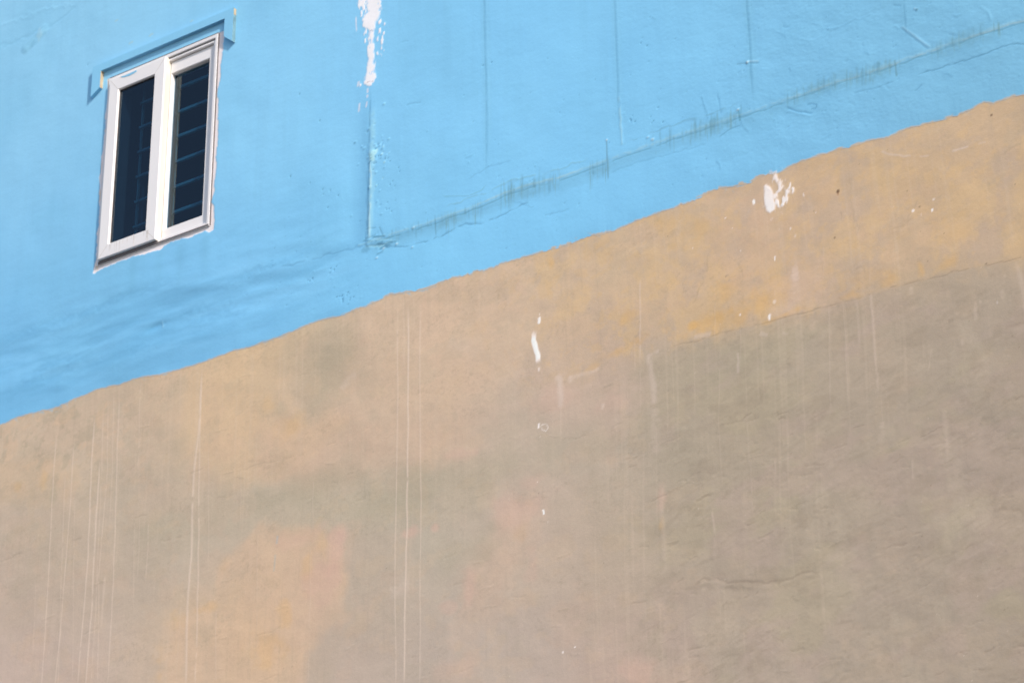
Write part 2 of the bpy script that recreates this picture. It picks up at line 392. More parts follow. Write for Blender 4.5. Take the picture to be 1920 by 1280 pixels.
# hairline under the floor line at the right, and scratches
blue.stroke([(1714, 142), (1772, 124), (1821, 111), (1876, 89), (1906, 83), (1960, 92)], .003, (82, 138, 172), .6, h=-.003, seed=93, wob=.005, brk=.15)
blue.stroke([(1600, 176), (1650, 164), (1680, 152)], .003, (96, 154, 190), .35, h=-.002, seed=94, wob=.004)
blue.stroke([(1140, 325), (1200, 304), (1270, 286), (1330, 268)], .003, (106, 168, 206), .35, h=-.0018, seed=95, wob=.006)
blue.stroke([(1348, 258), (1368, 243), (1390, 235)], .003, (92, 152, 188), .6, h=-.002, seed=96)
blue.stroke([(1690, 50), (1712, 66), (1745, 90)], .004, (160, 204, 226), .35, h=.0045, seed=97, wob=.003)  # lit ridge painted pale, its dark side on the next line
blue.stroke([(1688, 54), (1710, 70), (1742, 94)], .003, (92, 150, 188), .35, h=-.003, seed=98, wob=.003)
blue.stroke([(1678, 48), (1686, 55)], .004, None, h=.004); blue.stroke([(1838, 12), (1852, 22), (1860, 40)], .005, None, h=.004, wob=.003)
blue.stroke([(1474, 203), (1498, 209), (1526, 214)], .004, (84, 144, 184), .6, h=-.004, seed=99, wob=.003); blue.stroke([(1476, 208), (1500, 214), (1524, 219)], .005, None, h=.004)
blue.stroke([(1512, 198), (1522, 195), (1532, 197), (1530, 204), (1520, 205)], .003, (88, 148, 188), .6, h=-.003, seed=101)
blue.stroke([(1515, 44), (1560, 58), (1600, 40), (1640, 26)], .003, (104, 164, 200), .3, h=.002, seed=102, wob=.008)
blue.stroke([(1460, 62), (1490, 71), (1530, 75), (1575, 52)], .003, None, h=.002, wob=.008)
blue.spot(1720, 19, .006, .006, (92, 132, 152), .7, h=.003); blue.spot(1716, 17, .005, .005, (190, 214, 226), .6, h=.002)
for x0, y0, x1, y1 in [(1622, 98, 1630, 107), (1614, 83, 1620, 90), (1676, 10, 1690, 13), (1315, 178, 1330, 224), (1390, 226, 1404, 250), (1345, 178, 1352, 214),
                       (1480, 125, 1484, 134), (1584, 118, 1593, 112), (1780, 66, 1796, 68), (1787, 30, 1806, 26), (1715, 172, 1730, 160),
                       (1770, 140, 1790, 143), (1455, 60, 1475, 70), (1590, 193, 1605, 199), (1540, 262, 1560, 250), (1660, 160, 1672, 168), (1225, 32, 1232, 36),
                       (1345, 300, 1352, 318), (767, 78, 754, 80), (763, 198, 790, 192), (875, 295, 890, 290), (1466, 52, 1482, 50)]:
    blue.stroke([(x0, y0), ((x0 + x1) / 2 + rng.uniform(-2, 2), (y0 + y1) / 2 + rng.uniform(-2, 2)), (x1, y1)], .004,
                (88, 148, 188), rng.uniform(.1, .4), h=rng.choice([-.003, .0025]), seed=int(x0), wob=.005)
# pits and specks
for j in range(240):
    x = rng.uniform(460, 1920); y = crack_y(x) + rng.gauss(-30, 120) if x > 690 else rng.gauss(520, 60)
    blue.spot(x, y, rng.uniform(.002, .005), rng.uniform(.002, .004), (82, 140, 180), rng.uniform(.1, .45), h=rng.choice([-.002, -.002, .002]), seed=300 + j)
for cx, cy, sp, n_ in [(650, 557, 8, 16), (623, 505, 4, 5), (580, 525, 5, 5), (620, 360, 30, 4), (725, 395, 5, 4), (712, 300, 14, 10), (735, 330, 14, 6), (1230, 220, 12, 5), (1185, 228, 4, 3), (1205, 75, 10, 3)]:
    for j in range(n_):
        blue.spot(rng.gauss(cx, sp), rng.gauss(cy, sp * .7), rng.uniform(.003, .006), rng.uniform(.003, .005), (60, 122, 160), rng.uniform(.3, .75), h=-.003, seed=600 + j)
# trowel lump and sweeping ridges at the upper left
w, b = blue.sl_px([(50, 90), (84, 56)], .1)
D, T, SG = blue.dist(w, b)
lump = np.exp(-(D / .035) ** 4) * (.6 + .8 * fbm(blue.X[b] / .04, blue.Z[b] / .04, 115, 3))
blue.H[b] += .0028 * lump; blue.blend(b, lump * .25, (134, 196, 222))
blue.spot(76, 65, .03, .045, (166, 212, 234), .60, h=.001, seed=116, rag=.7)  # lit top of the lump painted pale
blue.spot(63, 84, .035, .02, (112, 172, 208), .40, seed=117, rag=.7, ang=.9)  # shadow low on the lump painted in
blue.stroke([(-20, 62), (30, 38), (80, 22), (140, 8), (200, -10)], .012, None, h=.003, wob=.015, seed=110)
blue.stroke([(-20, 95), (50, 70), (110, 40), (150, 10)], .010, (130, 192, 226), .3, h=-.003, wob=.015, seed=111)
for pts in [[(0, 640), (120, 600), (230, 560), (330, 530)], [(420, 530), (480, 510), (540, 492)], [(60, 700), (130, 672), (150, 668)],
            [(330, 590), (400, 570), (440, 566)], [(370, 600), (420, 588), (470, 580)], [(40, 720), (100, 706), (145, 690)], [(240, 668), (262, 655), (285, 645)]]:
    blue.stroke(pts, .018, (106, 172, 215), .22, h=-.002, wob=.022, seed=int(pts[0][1]), brk=.3, soft=.9)  # shade in the swell hollows painted in
    blue.stroke(off(pts, 2, 8), .018, None, h=.002, wob=.014, seed=int(pts[0][1]))
blue.stroke([(303, 602), (306, 614)], .006, (160, 210, 232), .4, h=.005)
blue.spot(292, 612, .09, .025, (98, 168, 212), .35, h=-.006, ang=.1, seed=112)
# run-off below the window and its dirt
for x in [385, 250, 300, 340]:
    blue.stroke([(x, 440 + (388 - x) * .33), (x - 3, 540 + (388 - x) * .33)], .03, (110, 172, 206), .22, seed=x, soft=1, taper=(.05, .8))

# dry roller edge: the blue breaks up over the last centimetre and a tan fringe shows through
b = blue.box(DX0, DX1, EZs - .08, EZs + .12)
X, Z = blue.X[b], blue.Z[b]
dd = Z - edge_z(X[0])[None, :]
pm = .25 + .75 * sst(.48, .68, fbm(X / .22, Z * 0 + 4.4, 1410, 3)) * sst(-7.3, -6.6, X)
fr_ = fbm((X * .8 + Z) / .022, Z / .012, 1411, 3)
blue.blend(b, sst(.011, -.001, dd - (fr_ - .42) * .045 * pm) * .85, (211, 182, 146))
# white spill high on the blue paint
def prof(y, ys, vs): return np.interp(y, ys, vs)
b = blue.box(hit(640, 100)[0], hit(760, 100)[0], hit(690, 240)[1], ZTOP)
PX, PY = blue.px[b], blue.py[b]
ys = [-60, 0, 22, 35, 47, 56, 62, 75, 95, 110, 118, 135, 147, 153, 158, 161]
l = prof(PY, ys, [684, 686, 690, 682, 680, 690, 694, 693, 690, 691, 689, 687, 683, 682, 684, 692])
r = prof(PY, ys, [722, 715, 713, 708, 704, 702, 702, 702, 702, 702, 702, 703, 704, 703, 699, 695])
jag = (fbm(blue.X[b] / .018, blue.Z[b] / .03, 120, 3) - .5) * 10
d = np.minimum(PX - l, r - PX) + jag
m = sst(-2.2, 2.4, d) * (PY < 162) * sst(-85, -60, PY + jag * 3)
hole = fbm(blue.X[b] / .012, blue.Z[b] / .025, 121, 2)
m *= 1 - sst(.80, .86, hole) * .5
side = np.exp(-((PX - 677) / 9) ** 2) * sst(50, 10, PY) + np.exp(-((PX - 714) / 10) ** 2) * sst(150, 60, PY) + .9 * np.exp(-((PX - 685) / 9) ** 2) * sst(110, 60, PY)
side += np.exp(-((PX - 712) / 9) ** 2 - ((PY - 108) / 14) ** 2) * .6 + np.exp(-((PX - 676) / 5) ** 2 - ((PY - 155) / 10) ** 2) * .8
sp = fbm(blue.X[b] / .016, blue.Z[b] / .026, 122, 2)
m = np.maximum(m, sst(.58, .68, sp * .62 + side * .27 * sst(-85, -60, PY)))
blue.blend(b, m * .95, (248, 245, 252)); blue.H[b] += m * .0012
for x0, y0, x1, y1, wd in [(690, 165, 690, 176, .006), (689, 178, 690, 184, .006), (689, 190, 687, 203, .005), (675, 192, 673, 212, .006), (673, 152, 671, 164, .007), (668, 30, 669, 62, .004)]:
    blue.stroke([(x0, y0), (x1, y1)], wd, (228, 228, 240), .7, seed=int(y0), taper=(.2, .2))
blue.stroke([(688, 156), (701, 152)], .002, (150, 120, 110), .7); blue.stroke([(694, 60), (697, 57), (701, 60)], .003, (96, 150, 180), .6)

# white filler margin round the window, ragged where the blue roller stopped
b = blue.box(WIN[0] - .12, WIN[1] + .14, WIN[2] - .12, WIN[3] + .12)
X, Z = blue.X[b], blue.Z[b]
zr = Z - EYE
rag = (fbm(X / .05, Z / .05, 140, 4) - .5); ragf = (fbm(X / .018, Z / .018, 141, 3) - .5)
wl = np.interp(zr, [5.58, 5.62, 5.7, 6.0, 6.2, 6.3, 6.4, 6.6, 6.84], [.028, .026, .010, .014, .030, .026, .010, .012, .010])
wr = np.interp(zr, [5.58, 5.66, 5.75, 5.78, 5.84, 6.05, 6.2, 6.35, 6.45, 6.52, 6.62, 6.72, 6.85], [.028, .030, .026, .006, .022, .024, .030, .018, .008, .028, .022, .036, .044])
wb = np.interp(X, [-8.84, -8.7, -8.55, -8.42, -8.33, -8.2, -8.1, -8.0, -7.93], [.036, .020, .018, .030, .034, .008, .024, .020, .030])
jj = rag * .022 + ragf * .010
dl = X - (WIN[0] - wl) + jj; dr = (WIN[1] + wr) - X + jj; db = Z - (WIN[2] - wb) + jj; dt = (WIN[3] + .004) - Z + jj * .2
m = sst(-.002, .0035, np.minimum(np.minimum(dl, dr), np.minimum(db, dt)))
blue.blend(b, m * .96, (242, 233, 234)); blue.H[b] -= m * .002
tanm = m * sst(.02, .0, X - WIN[0]) * sst(.50, .62, fbm(X / .03, Z / .12, 142, 3)) * (X < -8.6)
blue.blend(b, tanm * .6, (222, 196, 160))
# scuffs on the wall above the hood
for x, y in [(219 + 140 - 140, 39), (359, 41), (246, 81), (284, 66)]:
    blue.spot(x, y, .02, .007, (178, 200, 196), .45, seed=int(x), rag=.9, fr=.012)
for x, y in [(165, 122), (545, 331), (606, 356), (620, 358), (562, 177), (600, 227)]:
    blue.spot(x, y, .005, .007, (86, 146, 182), .6, h=-.002, seed=int(y))

# ---- plaster tones
T_ = [(60, 850, 110, (201, 178, 150)), (90, 960, 80, (188, 170, 146)), (60, 1080, 110, (193, 173, 153)), (60, 1240, 110, (194, 172, 154)),
      (230, 790, 90, (196, 175, 148)), (230, 930, 90, (190, 172, 148)), (240, 1080, 100, (189, 172, 150)), (230, 1230, 90, (198, 176, 154)),
      (330, 740, 60, (206, 179, 146)), (340, 860, 60, (205, 177, 146)), (400, 960, 90, (185, 170, 146)), (390, 1060, 60, (190, 172, 149)), (360, 1160, 60, (205, 178, 146)), (400, 1250, 80, (202, 178, 150)),
      (470, 700, 80, (212, 184, 146)), (480, 800, 70, (210, 180, 148)), (500, 880, 60, (203, 176, 150)), (530, 940, 80, (184, 171, 147)), (540, 1060, 60, (206, 177, 146)), (620, 1050, 35, (204, 174, 152)), (500, 1200, 55, (211, 178, 138)), (600, 1120, 40, (204, 176, 152)),
      (620, 690, 70, (189, 170, 142)), (640, 800, 80, (207, 178, 150)), (700, 960, 90, (183, 171, 148)), (680, 1100, 80, (187, 170, 148)), (640, 1230, 80, (190, 170, 150)),
      (780, 620, 90, (210, 182, 152)), (800, 740, 90, (208, 181, 150)), (860, 830, 80, (202, 174, 148)), (860, 950, 90, (186, 172, 149)), (880, 1080, 80, (188, 172, 150)), (820, 1230, 90, (189, 171, 152)),
      (930, 560, 90, (211, 183, 152)), (960, 660, 80, (207, 181, 151)), (980, 770, 70, (199, 176, 154)), (1000, 860, 80, (188, 172, 149)), (970, 980, 70, (197, 173, 153)), (960, 1080, 70, (196, 174, 150)), (1000, 1220, 90, (187, 168, 150)),
      (1100, 520, 90, (206, 180, 148)), (1120, 640, 80, (202, 174, 146)), (1120, 760, 60, (190, 171, 151)), (1160, 880, 90, (185, 169, 148)), (1130, 1050, 90, (187, 169, 147)), (1190, 1230, 90, (194, 170, 152)),
      (1250, 460, 80, (206, 179, 146)), (1280, 560, 70, (205, 176, 142)), (1270, 720, 60, (183, 168, 147)), (1300, 850, 90, (174, 160, 139)), (1330, 1000, 100, (179, 163, 143)), (1350, 1180, 100, (181, 164, 146)),
      (1420, 440, 80, (206, 176, 146)), (1400, 560, 60, (210, 177, 137)), (1440, 700, 70, (181, 167, 145)), (1480, 850, 100, (175, 160, 138)), (1530, 1010, 110, (175, 160, 141)), (1560, 1200, 110, (176, 161, 143)),
      (1600, 360, 90, (205, 175, 138)), (1600, 480, 70, (203, 174, 140)), (1640, 640, 70, (181, 163, 141)), (1680, 800, 100, (173, 158, 139)), (1740, 1000, 110, (170, 154, 137)), (1760, 1200, 110, (172, 157, 139)),
      (1780, 280, 90, (202, 174, 140)), (1800, 420, 80, (201, 173, 139)), (1820, 580, 60, (178, 161, 141)), (1850, 720, 80, (170, 155, 137)), (1890, 900, 100, (166, 152, 134)), (1890, 1180, 100, (168, 153, 135))]
T_ = [(x, y, r * .85, (c[0] + (1 if x < 1050 else -1), c[1] + (3 if x < 1050 else 0), c[2] + (7 if x < 1050 else 2))) for x, y, r, c in T_]
field(plas, T_, 75, 51)
X, Z = plas.X, plas.Z
# sharp edge of the later coat below the fine crack, right half
lc = [(1040, 705), (1100, 692), (1180, 668), (1230, 655), (1300, 640), (1380, 618), (1430, 606), (1500, 588), (1560, 573), (1600, 561), (1650, 547), (1700, 532), (1750, 519), (1800, 507), (1850, 497), (1990, 468)]
ly = np.interp(plas.px, [p[0] for p in lc], [p[1] for p in lc]) + (fbm(X / .05, Z / .05, 52, 3) - .5) * 6
below = sst(-2, 3, plas.py - ly) * sst(1160, 1330, plas.px)
near = np.exp(-np.abs(plas.py - ly) / 70)
plas.blend(A, below * near * .42, (181, 165, 144))
plas.blend(A, (1 - sst(-2, 3, plas.py - ly)) * near * sst(1180, 1330, plas.px) * .4, (205, 176, 141))
def patch(sh, poly, rgb, al, soft=.05, amp=.16, seed=1):
    w = np.array([hit(*p) for p in poly]); m_ = soft + amp
    b = sh.box(w[:, 0].min() - m_, w[:, 0].max() + m_, w[:, 1].min() - m_, w[:, 1].max() + m_)
    if b is None: return
    X_, Z_ = sh.X[b], sh.Z[b]
    D_, _, _ = sh.dist(np.concatenate([w, w[:1]]), b)
    ins = np.zeros(X_.shape, bool)
    for (xa, za), (xb_, zb_) in zip(w, np.roll(w, -1, 0)):
        if abs(zb_ - za) < 1e-9: continue
        ins ^= ((za > Z_) != (zb_ > Z_)) & (X_ < (xb_ - xa) * (Z_ - za) / (zb_ - za) + xa)
    sd = np.where(ins, D_, -D_) + (fbm(X_ / .22, Z_ / .22, seed, 5, .6) - .5) * 2 * amp
    v = .75 + .5 * (fbm(X_ / .10, Z_ / .14, seed + 3, 4, .6))
    sh.blend(b, sst(-soft, soft, sd) * al * v, rgb)
patch(plas, [(1260, 665), (1500, 592), (1860, 500), (1990, 470), (1990, 1330), (1270, 1330), (1300, 1000), (1230, 800)], (173, 157, 138), .36, .25, .15, 201)
patch(plas, [(250, 985), (400, 905), (560, 885), (700, 880), (900, 850), (960, 830), (985, 870), (900, 935), (760, 965), (650, 1000), (520, 985), (440, 1020), (300, 1045)], (187, 173, 151), .70, .10, .12, 202)
patch(plas, [(350, 692), (520, 640), (535, 720), (520, 790), (640, 800), (560, 880), (480, 900), (400, 870), (340, 830)], (214, 185, 150), .60, .07, .10, 203)
patch(plas, [(540, 665), (640, 620), (700, 640), (655, 720), (610, 790), (560, 760), (535, 700)], (187, 169, 144), .60, .09, .14, 204)
patch(plas, [(480, 810), (640, 785), (900, 790), (860, 850), (700, 895), (560, 915), (480, 890)], (207, 179, 154), .5, .06, .08, 205)
patch(plas, [(650, 990), (770, 1010), (770, 1110), (640, 1200), (590, 1300), (555, 1300), (600, 1180), (650, 1150)], (188, 171, 152), .60, .10, .10, 206)
patch(plas, [(300, 1310), (330, 1170), (395, 1125), (430, 1060), (480, 1005), (540, 985), (640, 990), (652, 1030), (648, 1090), (645, 1150), (600, 1172), (570, 1230), (555, 1310)], (212, 182, 153), .62, .05, .11, 207)
patch(plas, [(930, 965), (1000, 930), (1015, 980), (965, 1100), (880, 1160), (890, 1050)], (202, 176, 154), .55, .08, .12, 208)
patch(plas, [(970, 700), (1180, 690), (1240, 750), (1150, 800), (1000, 790)], (196, 173, 155), .5, .08, .08, 209)
patch(plas, [(0, 980), (170, 960), (330, 1040), (300, 1150), (200, 1180), (0, 1180)], (189, 171, 151), .5, .10, .12, 210)
patch(plas, [(0, 870), (60, 850), (140, 880), (120, 930), (0, 940)], (206, 179, 148), .5, .07, .08, 211)
# mottling in several tones and sizes
for sc, th, al, c, sd in [(.30, .56, .40, (206, 176, 152), 53), (.22, .58, .42, (178, 165, 143), 54), (.12, .60, .28, (210, 182, 146), 55),
                          (.10, .60, .25, (172, 158, 138), 56), (.05, .62, .16, (202, 170, 150), 57), (.045, .62, .18, (176, 160, 138), 58)]:
    nn = fbm((X + .25 * Z) / sc, (Z - .15 * X) / (sc * .8), sd, 5, .58)
    fade = np.where(plas.py - ly > 0, 1 - .45 * sst(1200, 1400, plas.px), 1.0)
    dark = np.array(c) * 1.0
    plas.blend(A, sst(th, th + .10, nn) * al * fade * .42, tuple(dark))
plas.mul(A, np.ones(X.shape), 1 + (fbm(X / .02, Z / .02, 59, 3)[..., None] - .5) * .04)
# patchy tones: lilac and peach in the upper band, khaki and mauve lower right, grey blotches far left
up = (1 - sst(-30, 40, plas.py - ly)) * sst(800, 1100, plas.px)
lo = sst(-20, 60, plas.py - ly) * sst(1050, 1350, plas.px)
lf = sst(420, 150, plas.px) * sst(1000, 850, plas.py)
for msk, sc, asp, th, al, c, sd in [(up, .22, 1.0, .52, .38, (188, 168, 150), 401), (up, .16, 1.2, .54, .50, (212, 181, 138), 402), (up, .07, 1.0, .56, .25, (186, 165, 144), 403), (up, .05, 1., .58, .30, (214, 180, 132), 404),
                                    (lo, .45, .7, .52, .45, (177, 164, 138), 405), (lo, .38, .6, .54, .40, (180, 160, 147), 406), (lo, .15, .6, .56, .30, (158, 143, 124), 407), (lo, .20, 1.6, .56, .30, (186, 172, 152), 408), (lo, .06, .5, .58, .25, (160, 146, 128), 409),
                                    (lf, .10, .8, .55, .45, (174, 160, 138), 410), (lf, .14, .8, .56, .40, (212, 182, 152), 411)]:
    nn = fbm((X + .2 * Z) / sc, (Z - .2 * X) / (sc * asp), sd, 5, .6)
    plas.blend(A, sst(th, th + .14, nn) * al * msk, c)
# fine grime in drifts
gr = fbm(X / .016, Z / .013, 421, 3); gm = fbm((X + .3 * Z) / .30, Z / .16, 422, 4)
plas.blend(A, sst(.60, .78, gr) * sst(.48, .68, gm) * .15, (140, 125, 107))
gr = fbm((X * .94 + Z * .34) / .05, (Z * .94 - X * .34) / .010, 423, 3); gm = fbm(X / .40, Z / .22, 424, 4)
plas.blend(A, sst(.58, .76, gr) * sst(.50, .68, gm) * (.05 + .12 * lo), (148, 133, 115)); plas.blend(A, sst(.58, .76, 1 - gr) * sst(.50, .68, gm) * .07, (206, 190, 170))
# rain wash: fine pale and dark vertical streaks
s1 = fbm((X + .012 * np.sin(Z * 3)) / .014, Z / .7, 60, 2); s2 = fbm(X / .5, Z / .6, 61, 3)
plas.blend(A, sst(.62, .80, s1) * sst(.45, .65, s2) * .13, (214, 194, 172))
plas.blend(A, sst(.62, .80, 1 - s1) * sst(.50, .68, 1 - s2) * .12, (164, 150, 132))
# ochre scrubs
for x, y, rx, rz, al, a in [(1330, 600, .16, .05, .55, .1), (1400, 580, .20, .07, .55, .2), (1470, 590, .09, .018, .8, .12), (1300, 612, .03, .02, .8, 0), (1355, 545, .06, .05, .45, 0), (1440, 560, .10, .08, .3, 0),
                            (1727, 505, .022, .04, .8, 0), (1770, 497, .09, .03, .5, .2), (1665, 528, .05, .03, .45, 0), (1605, 552, .07, .02, .5, 0), (1640, 520, .12, .05, .3, 0),
                            (1170, 600, .07, .035, .5, .4), (1195, 640, .06, .03, .45, .5), (1155, 660, .10, .025, .4, .2), (1110, 690, .05, .02, .35, .2), (1034, 495, .02, .035, .6, 0), (1240, 420, .08, .05, .28, 0), (1310, 430, .10, .06, .28, 0),
                            (545, 800, .10, .07, .42, .2), (500, 760, .05, .06, .3, 0), (600, 1010, .05, .08, .3, 0), (578, 1060, .04, .14, .38, 0), (535, 1150, .05, .07, .5, .6), (500, 1220, .10, .12, .45, .8), (420, 1060, .05, .05, .2, 0),
                            (385, 1140, .08, .03, .55, 0), (330, 1160, .05, .08, .45, .3), (300, 1240, .05, .1, .4, 0), (85, 898, .03, .05, .45, 0), (35, 910, .05, .03, .4, 0), (1240, 985, .02, .035, .35, 0), (980, 1000, .06, .05, .22, 0), (1790, 440, .1, .05, .2, 0)]:
    plas.spot(x, y, rx, rz, (216, 174, 112), al * (.85 if x > 1000 else .58), soft=1.0, ang=a, seed=int(x + y), rag=.9, fr=.06)
# pink scrubbed island, sharp to the right
for x, y, rx, rz, al in [(630, 1030, .07, .15, .5), (600, 1090, .12, .12, .4), (640, 1005, .05, .05, .4), (560, 1010, .18, .06, .3), (770, 998, .06, .03, .5), (815, 990, .03, .03, .45), (960, 960, .14, .10, .35), (880, 1110, .05, .12, .4), (1000, 900, .08, .05, .25), (870, 850, .12, .04, .35),
                         (1240, 930, .03, .08, .4), (1000, 1060, .05, .08, .3), (850, 1250, .15, .06, .2), (1200, 1260, .12, .08, .35), (840, 1140, .05, .03, .3), (1045, 745, .12, .08, .25), (1150, 745, .10, .07, .25)]:
    plas.spot(x, y, rx, rz, (212, 176, 158), al * 1.0, soft=.7, seed=int(x * 2 + y), rag=.7, fr=.09)
# grey-green damp
for x, y, rx, rz, al in [(620, 690, .20, .25, .4), (560, 920, .5, .09, .45), (750, 930, .5, .10, .40), (880, 1030, .2, .12, .35), (280, 1010, .3, .18, .25), (100, 930, .03, .05, .4), (40, 1000, .15, .05, .3), (120, 780, .08, .04, .3), (530, 770, .06, .05, .35),
                         (1400, 680, .18, .08, .35), (1310, 850, .25, .2, .2), (1080, 840, .3, .1, .3), (60, 840, .15, .05, .2), (340, 830, .10, .10, .25), (700, 780, .04, .04, .2)]:
    plas.spot(x, y, rx, rz, (172, 162, 140), al * .95, soft=1.0, seed=int(x + 3 * y), rag=.8, fr=.12)
# lilac-grey bloom in the warm zone
for x, y, rx, rz, al in [(1200, 490, .08, .05, .4), (1290, 480, .08, .08, .4), (1400, 400, .06, .10, .4), (1380, 470, .07, .07, .35), (1320, 540, .03, .12, .4), (1580, 290, .05, .06, .45), (1585, 325, .03, .04, .4), (1060, 560, .10, .04, .25), (1130, 570, .10, .05, .3), (1500, 400, .06, .04, .35), (1700, 270, .12, .05, .3), (1440, 320, .08, .05, .3), (1405, 505, .05, .03, .3)]:
    plas.spot(x, y, rx, rz, (186, 168, 152), al * .8, soft=1.0, seed=int(x + 5 * y), rag=.8, fr=.07)
plas.spot(1500, 540, .14, .16, (214, 186, 164), .4, soft=.9, seed=9, rag=.8, fr=.06); plas.spot(1490, 515, .02, .06, (222, 198, 182), .5, soft=.8, seed=10, rag=.9)

# ---- plaster relief
H = plas.H
H += (fbm(X / .45, Z / .35, 81, 4) - .5) * .010
H += (fbm((X * .94 + Z * .34) / .11, (Z * .94 - X * .34) / .03, 82, 3) - .5) * .0010 * sst(.45, .7, fbm(X / .6, Z / .5, 86, 3))
rmask = .35 + .65 * sst(1150, 1450, plas.px) * sst(600, 850, plas.py)
H += (fbm((X * .94 + Z * .34) / .055, (Z * .94 - X * .34) / .014, 83, 3) - .5) * .0013 * rmask * sst(.45, .68, fbm(X / .35, Z / .25, 87, 3))
H += (fbm(X / .18, Z / .09, 84, 4) - .5) * .0035 * rmask
H += .0035 * below * 0 - .0003 * sst(-2, 3, plas.py - ly) * sst(1180, 1330, plas.px)
plas.stroke(lc[3:], .0025, (140, 124, 106), .38, h=-.0012, seed=150, wob=.006, brk=.42, taper=(.1, 0), wlen=.04)
# lower swells and cracks at the right
for pts, wd, al, h in [([(1290, 1098), (1320, 1086), (1342, 1085), (1357, 1091), (1410, 1093), (1455, 1092), (1500, 1076), (1540, 1070)], .006, .5, -.005),
                       ([(1270, 1112), (1330, 1096), (1400, 1104)], .02, .25, -.004), ([(1390, 788), (1398, 781), (1409, 772)], .004, .6, -.004), ([(1452, 778), (1465, 774), (1481, 772)], .003, .5, -.003),
                       ([(1360, 795), (1388, 788), (1420, 784), (1446, 780)], .003, .3, -.002), ([(1724, 820), (1745, 808), (1767, 801)], .003, .5, -.003), ([(1620, 1048), (1650, 1032), (1672, 1021), (1704, 1019)], .004, .4, -.004),
                       ([(1395, 1120), (1425, 1108)], .004, .5, -.004), ([(1358, 1135), (1364, 1128)], .006, .5, -.003), ([(1445, 1190), (1458, 1192), (1468, 1206)], .004, .4, -.003), ([(1405, 1158), (1420, 1150)], .004, .3, -.004),
                       ([(1510, 873), (1525, 870), (1545, 868)], .005, .4, -.003), ([(1722, 1100), (1748, 1088)], .004, .4, -.004), ([(1900, 750), (1935, 742)], .004, .5, -.003), ([(1860, 955), (1890, 954), (1930, 962)], .010, .4, -.003),
                       ([(1858, 930), (1890, 920), (1925, 900)], .02, .25, -.003), ([(1058, 824), (1080, 821), (1104, 817)], .003, .5, -.002), ([(1880, 615), (1930, 606)], .008, .3, -.002), ([(1780, 600), (1790, 598)], .010, .4, -.003),
                       ([(300, 1012), (318, 1010), (345, 1005)], .006, .35, -.003), ([(135, 1012), (155, 1008)], .005, .35, -.002), ([(0, 1050), (20, 1045), (48, 1036)], .006, .25, -.002), ([(405, 935), (440, 928)], .004, .25, -.002), ([(240, 885), (252, 870)], .008, .3, -.002),
                       ([(440, 885), (500, 868), (560, 850)], .005, .22, -.002), ([(620, 905), (640, 902)], .004, .3, -.002), ([(1285, 895), (1310, 885), (1340, 888)], .008, .3, -.003), ([(1290, 965), (1300, 950), (1320, 946)], .004, .25, -.002), ([(1283, 993), (1290, 988), (1286, 985)], .004, .5, -.003), ([(1316, 992), (1317, 988)], .006, .5, -.003),
                       ([(1525, 962), (1545, 955)], .008, .35, -.003), ([(1640, 950), (1650, 943)], .004, .3, -.002), ([(1500, 1152), (1522, 1148)], .006, .3, -.003), ([(1790, 1225), (1815, 1226)], .004, .3, -.002), ([(1480, 953), (1520, 940), (1550, 930)], .003, .25, -.002),
                       ([(1700, 405), (1718, 388), (1722, 375)], .004, .2, -.001), ([(1596, 320), (1594, 360), (1602, 410), (1610, 450)], .003, .22, -.001), ([(1330, 470), (1320, 520), (1300, 570)], .004, .25, -.001), ([(1386, 490), (1392, 540)], .004, .2, -.001),
                       ([(1575, 400), (1577, 412)], .004, .35, -.001), ([(1850, 358), (1856, 350)], .005, .6, -.002), ([(1670, 430), (1690, 425), (1710, 412)], .006, .22, -.001), ([(1600, 505), (1620, 500), (1625, 512)], .006, .25, -.001), ([(1880, 290), (1905, 275), (1920, 262)], .006, .22, -.001)]:
    plas.stroke(pts, wd * .8, (124, 110, 96), al * .6, h=h * .3, seed=int(pts[0][0] + pts[0][1]), wob=.010, brk=.45)
    plas.stroke(off(pts, -2, -4), wd * 5, (156, 141, 124), al * .35, seed=int(pts[0][0] + pts[0][1]) + 5, wob=.02, brk=.4, soft=1.0)
    plas.stroke(off(pts, 1, 6), wd * 1.2, (198, 182, 162), al * .15, h=-h * .3, seed=int(pts[0][0]), wob=.005)
for j in range(150):   # trowel nicks
    x = rng.uniform(1150, 1920); y = rng.uniform(760, 1290); L_ = rng.uniform(6, 34)
    plas.stroke([(x, y), (x + L_, y - L_ * rng.uniform(.05, .55))], rng.uniform(.002, .004), (136, 121, 104), rng.uniform(.0, .28),
                h=rng.choice([-.0022, .0016, -.0016]), seed=800 + j, wob=.006, brk=.3)
for j in range(60):
    x = rng.uniform(0, 1150); y = rng.uniform(700, 1290); L_ = rng.uniform(6, 30)
    plas.stroke([(x, y), (x + L_, y - L_ * rng.uniform(.05, .5))], rng.uniform(.002, .004), (146, 132, 112), rng.uniform(.0, .2),
                h=rng.choice([-.0015, .0015]), seed=960 + j, wob=.004)

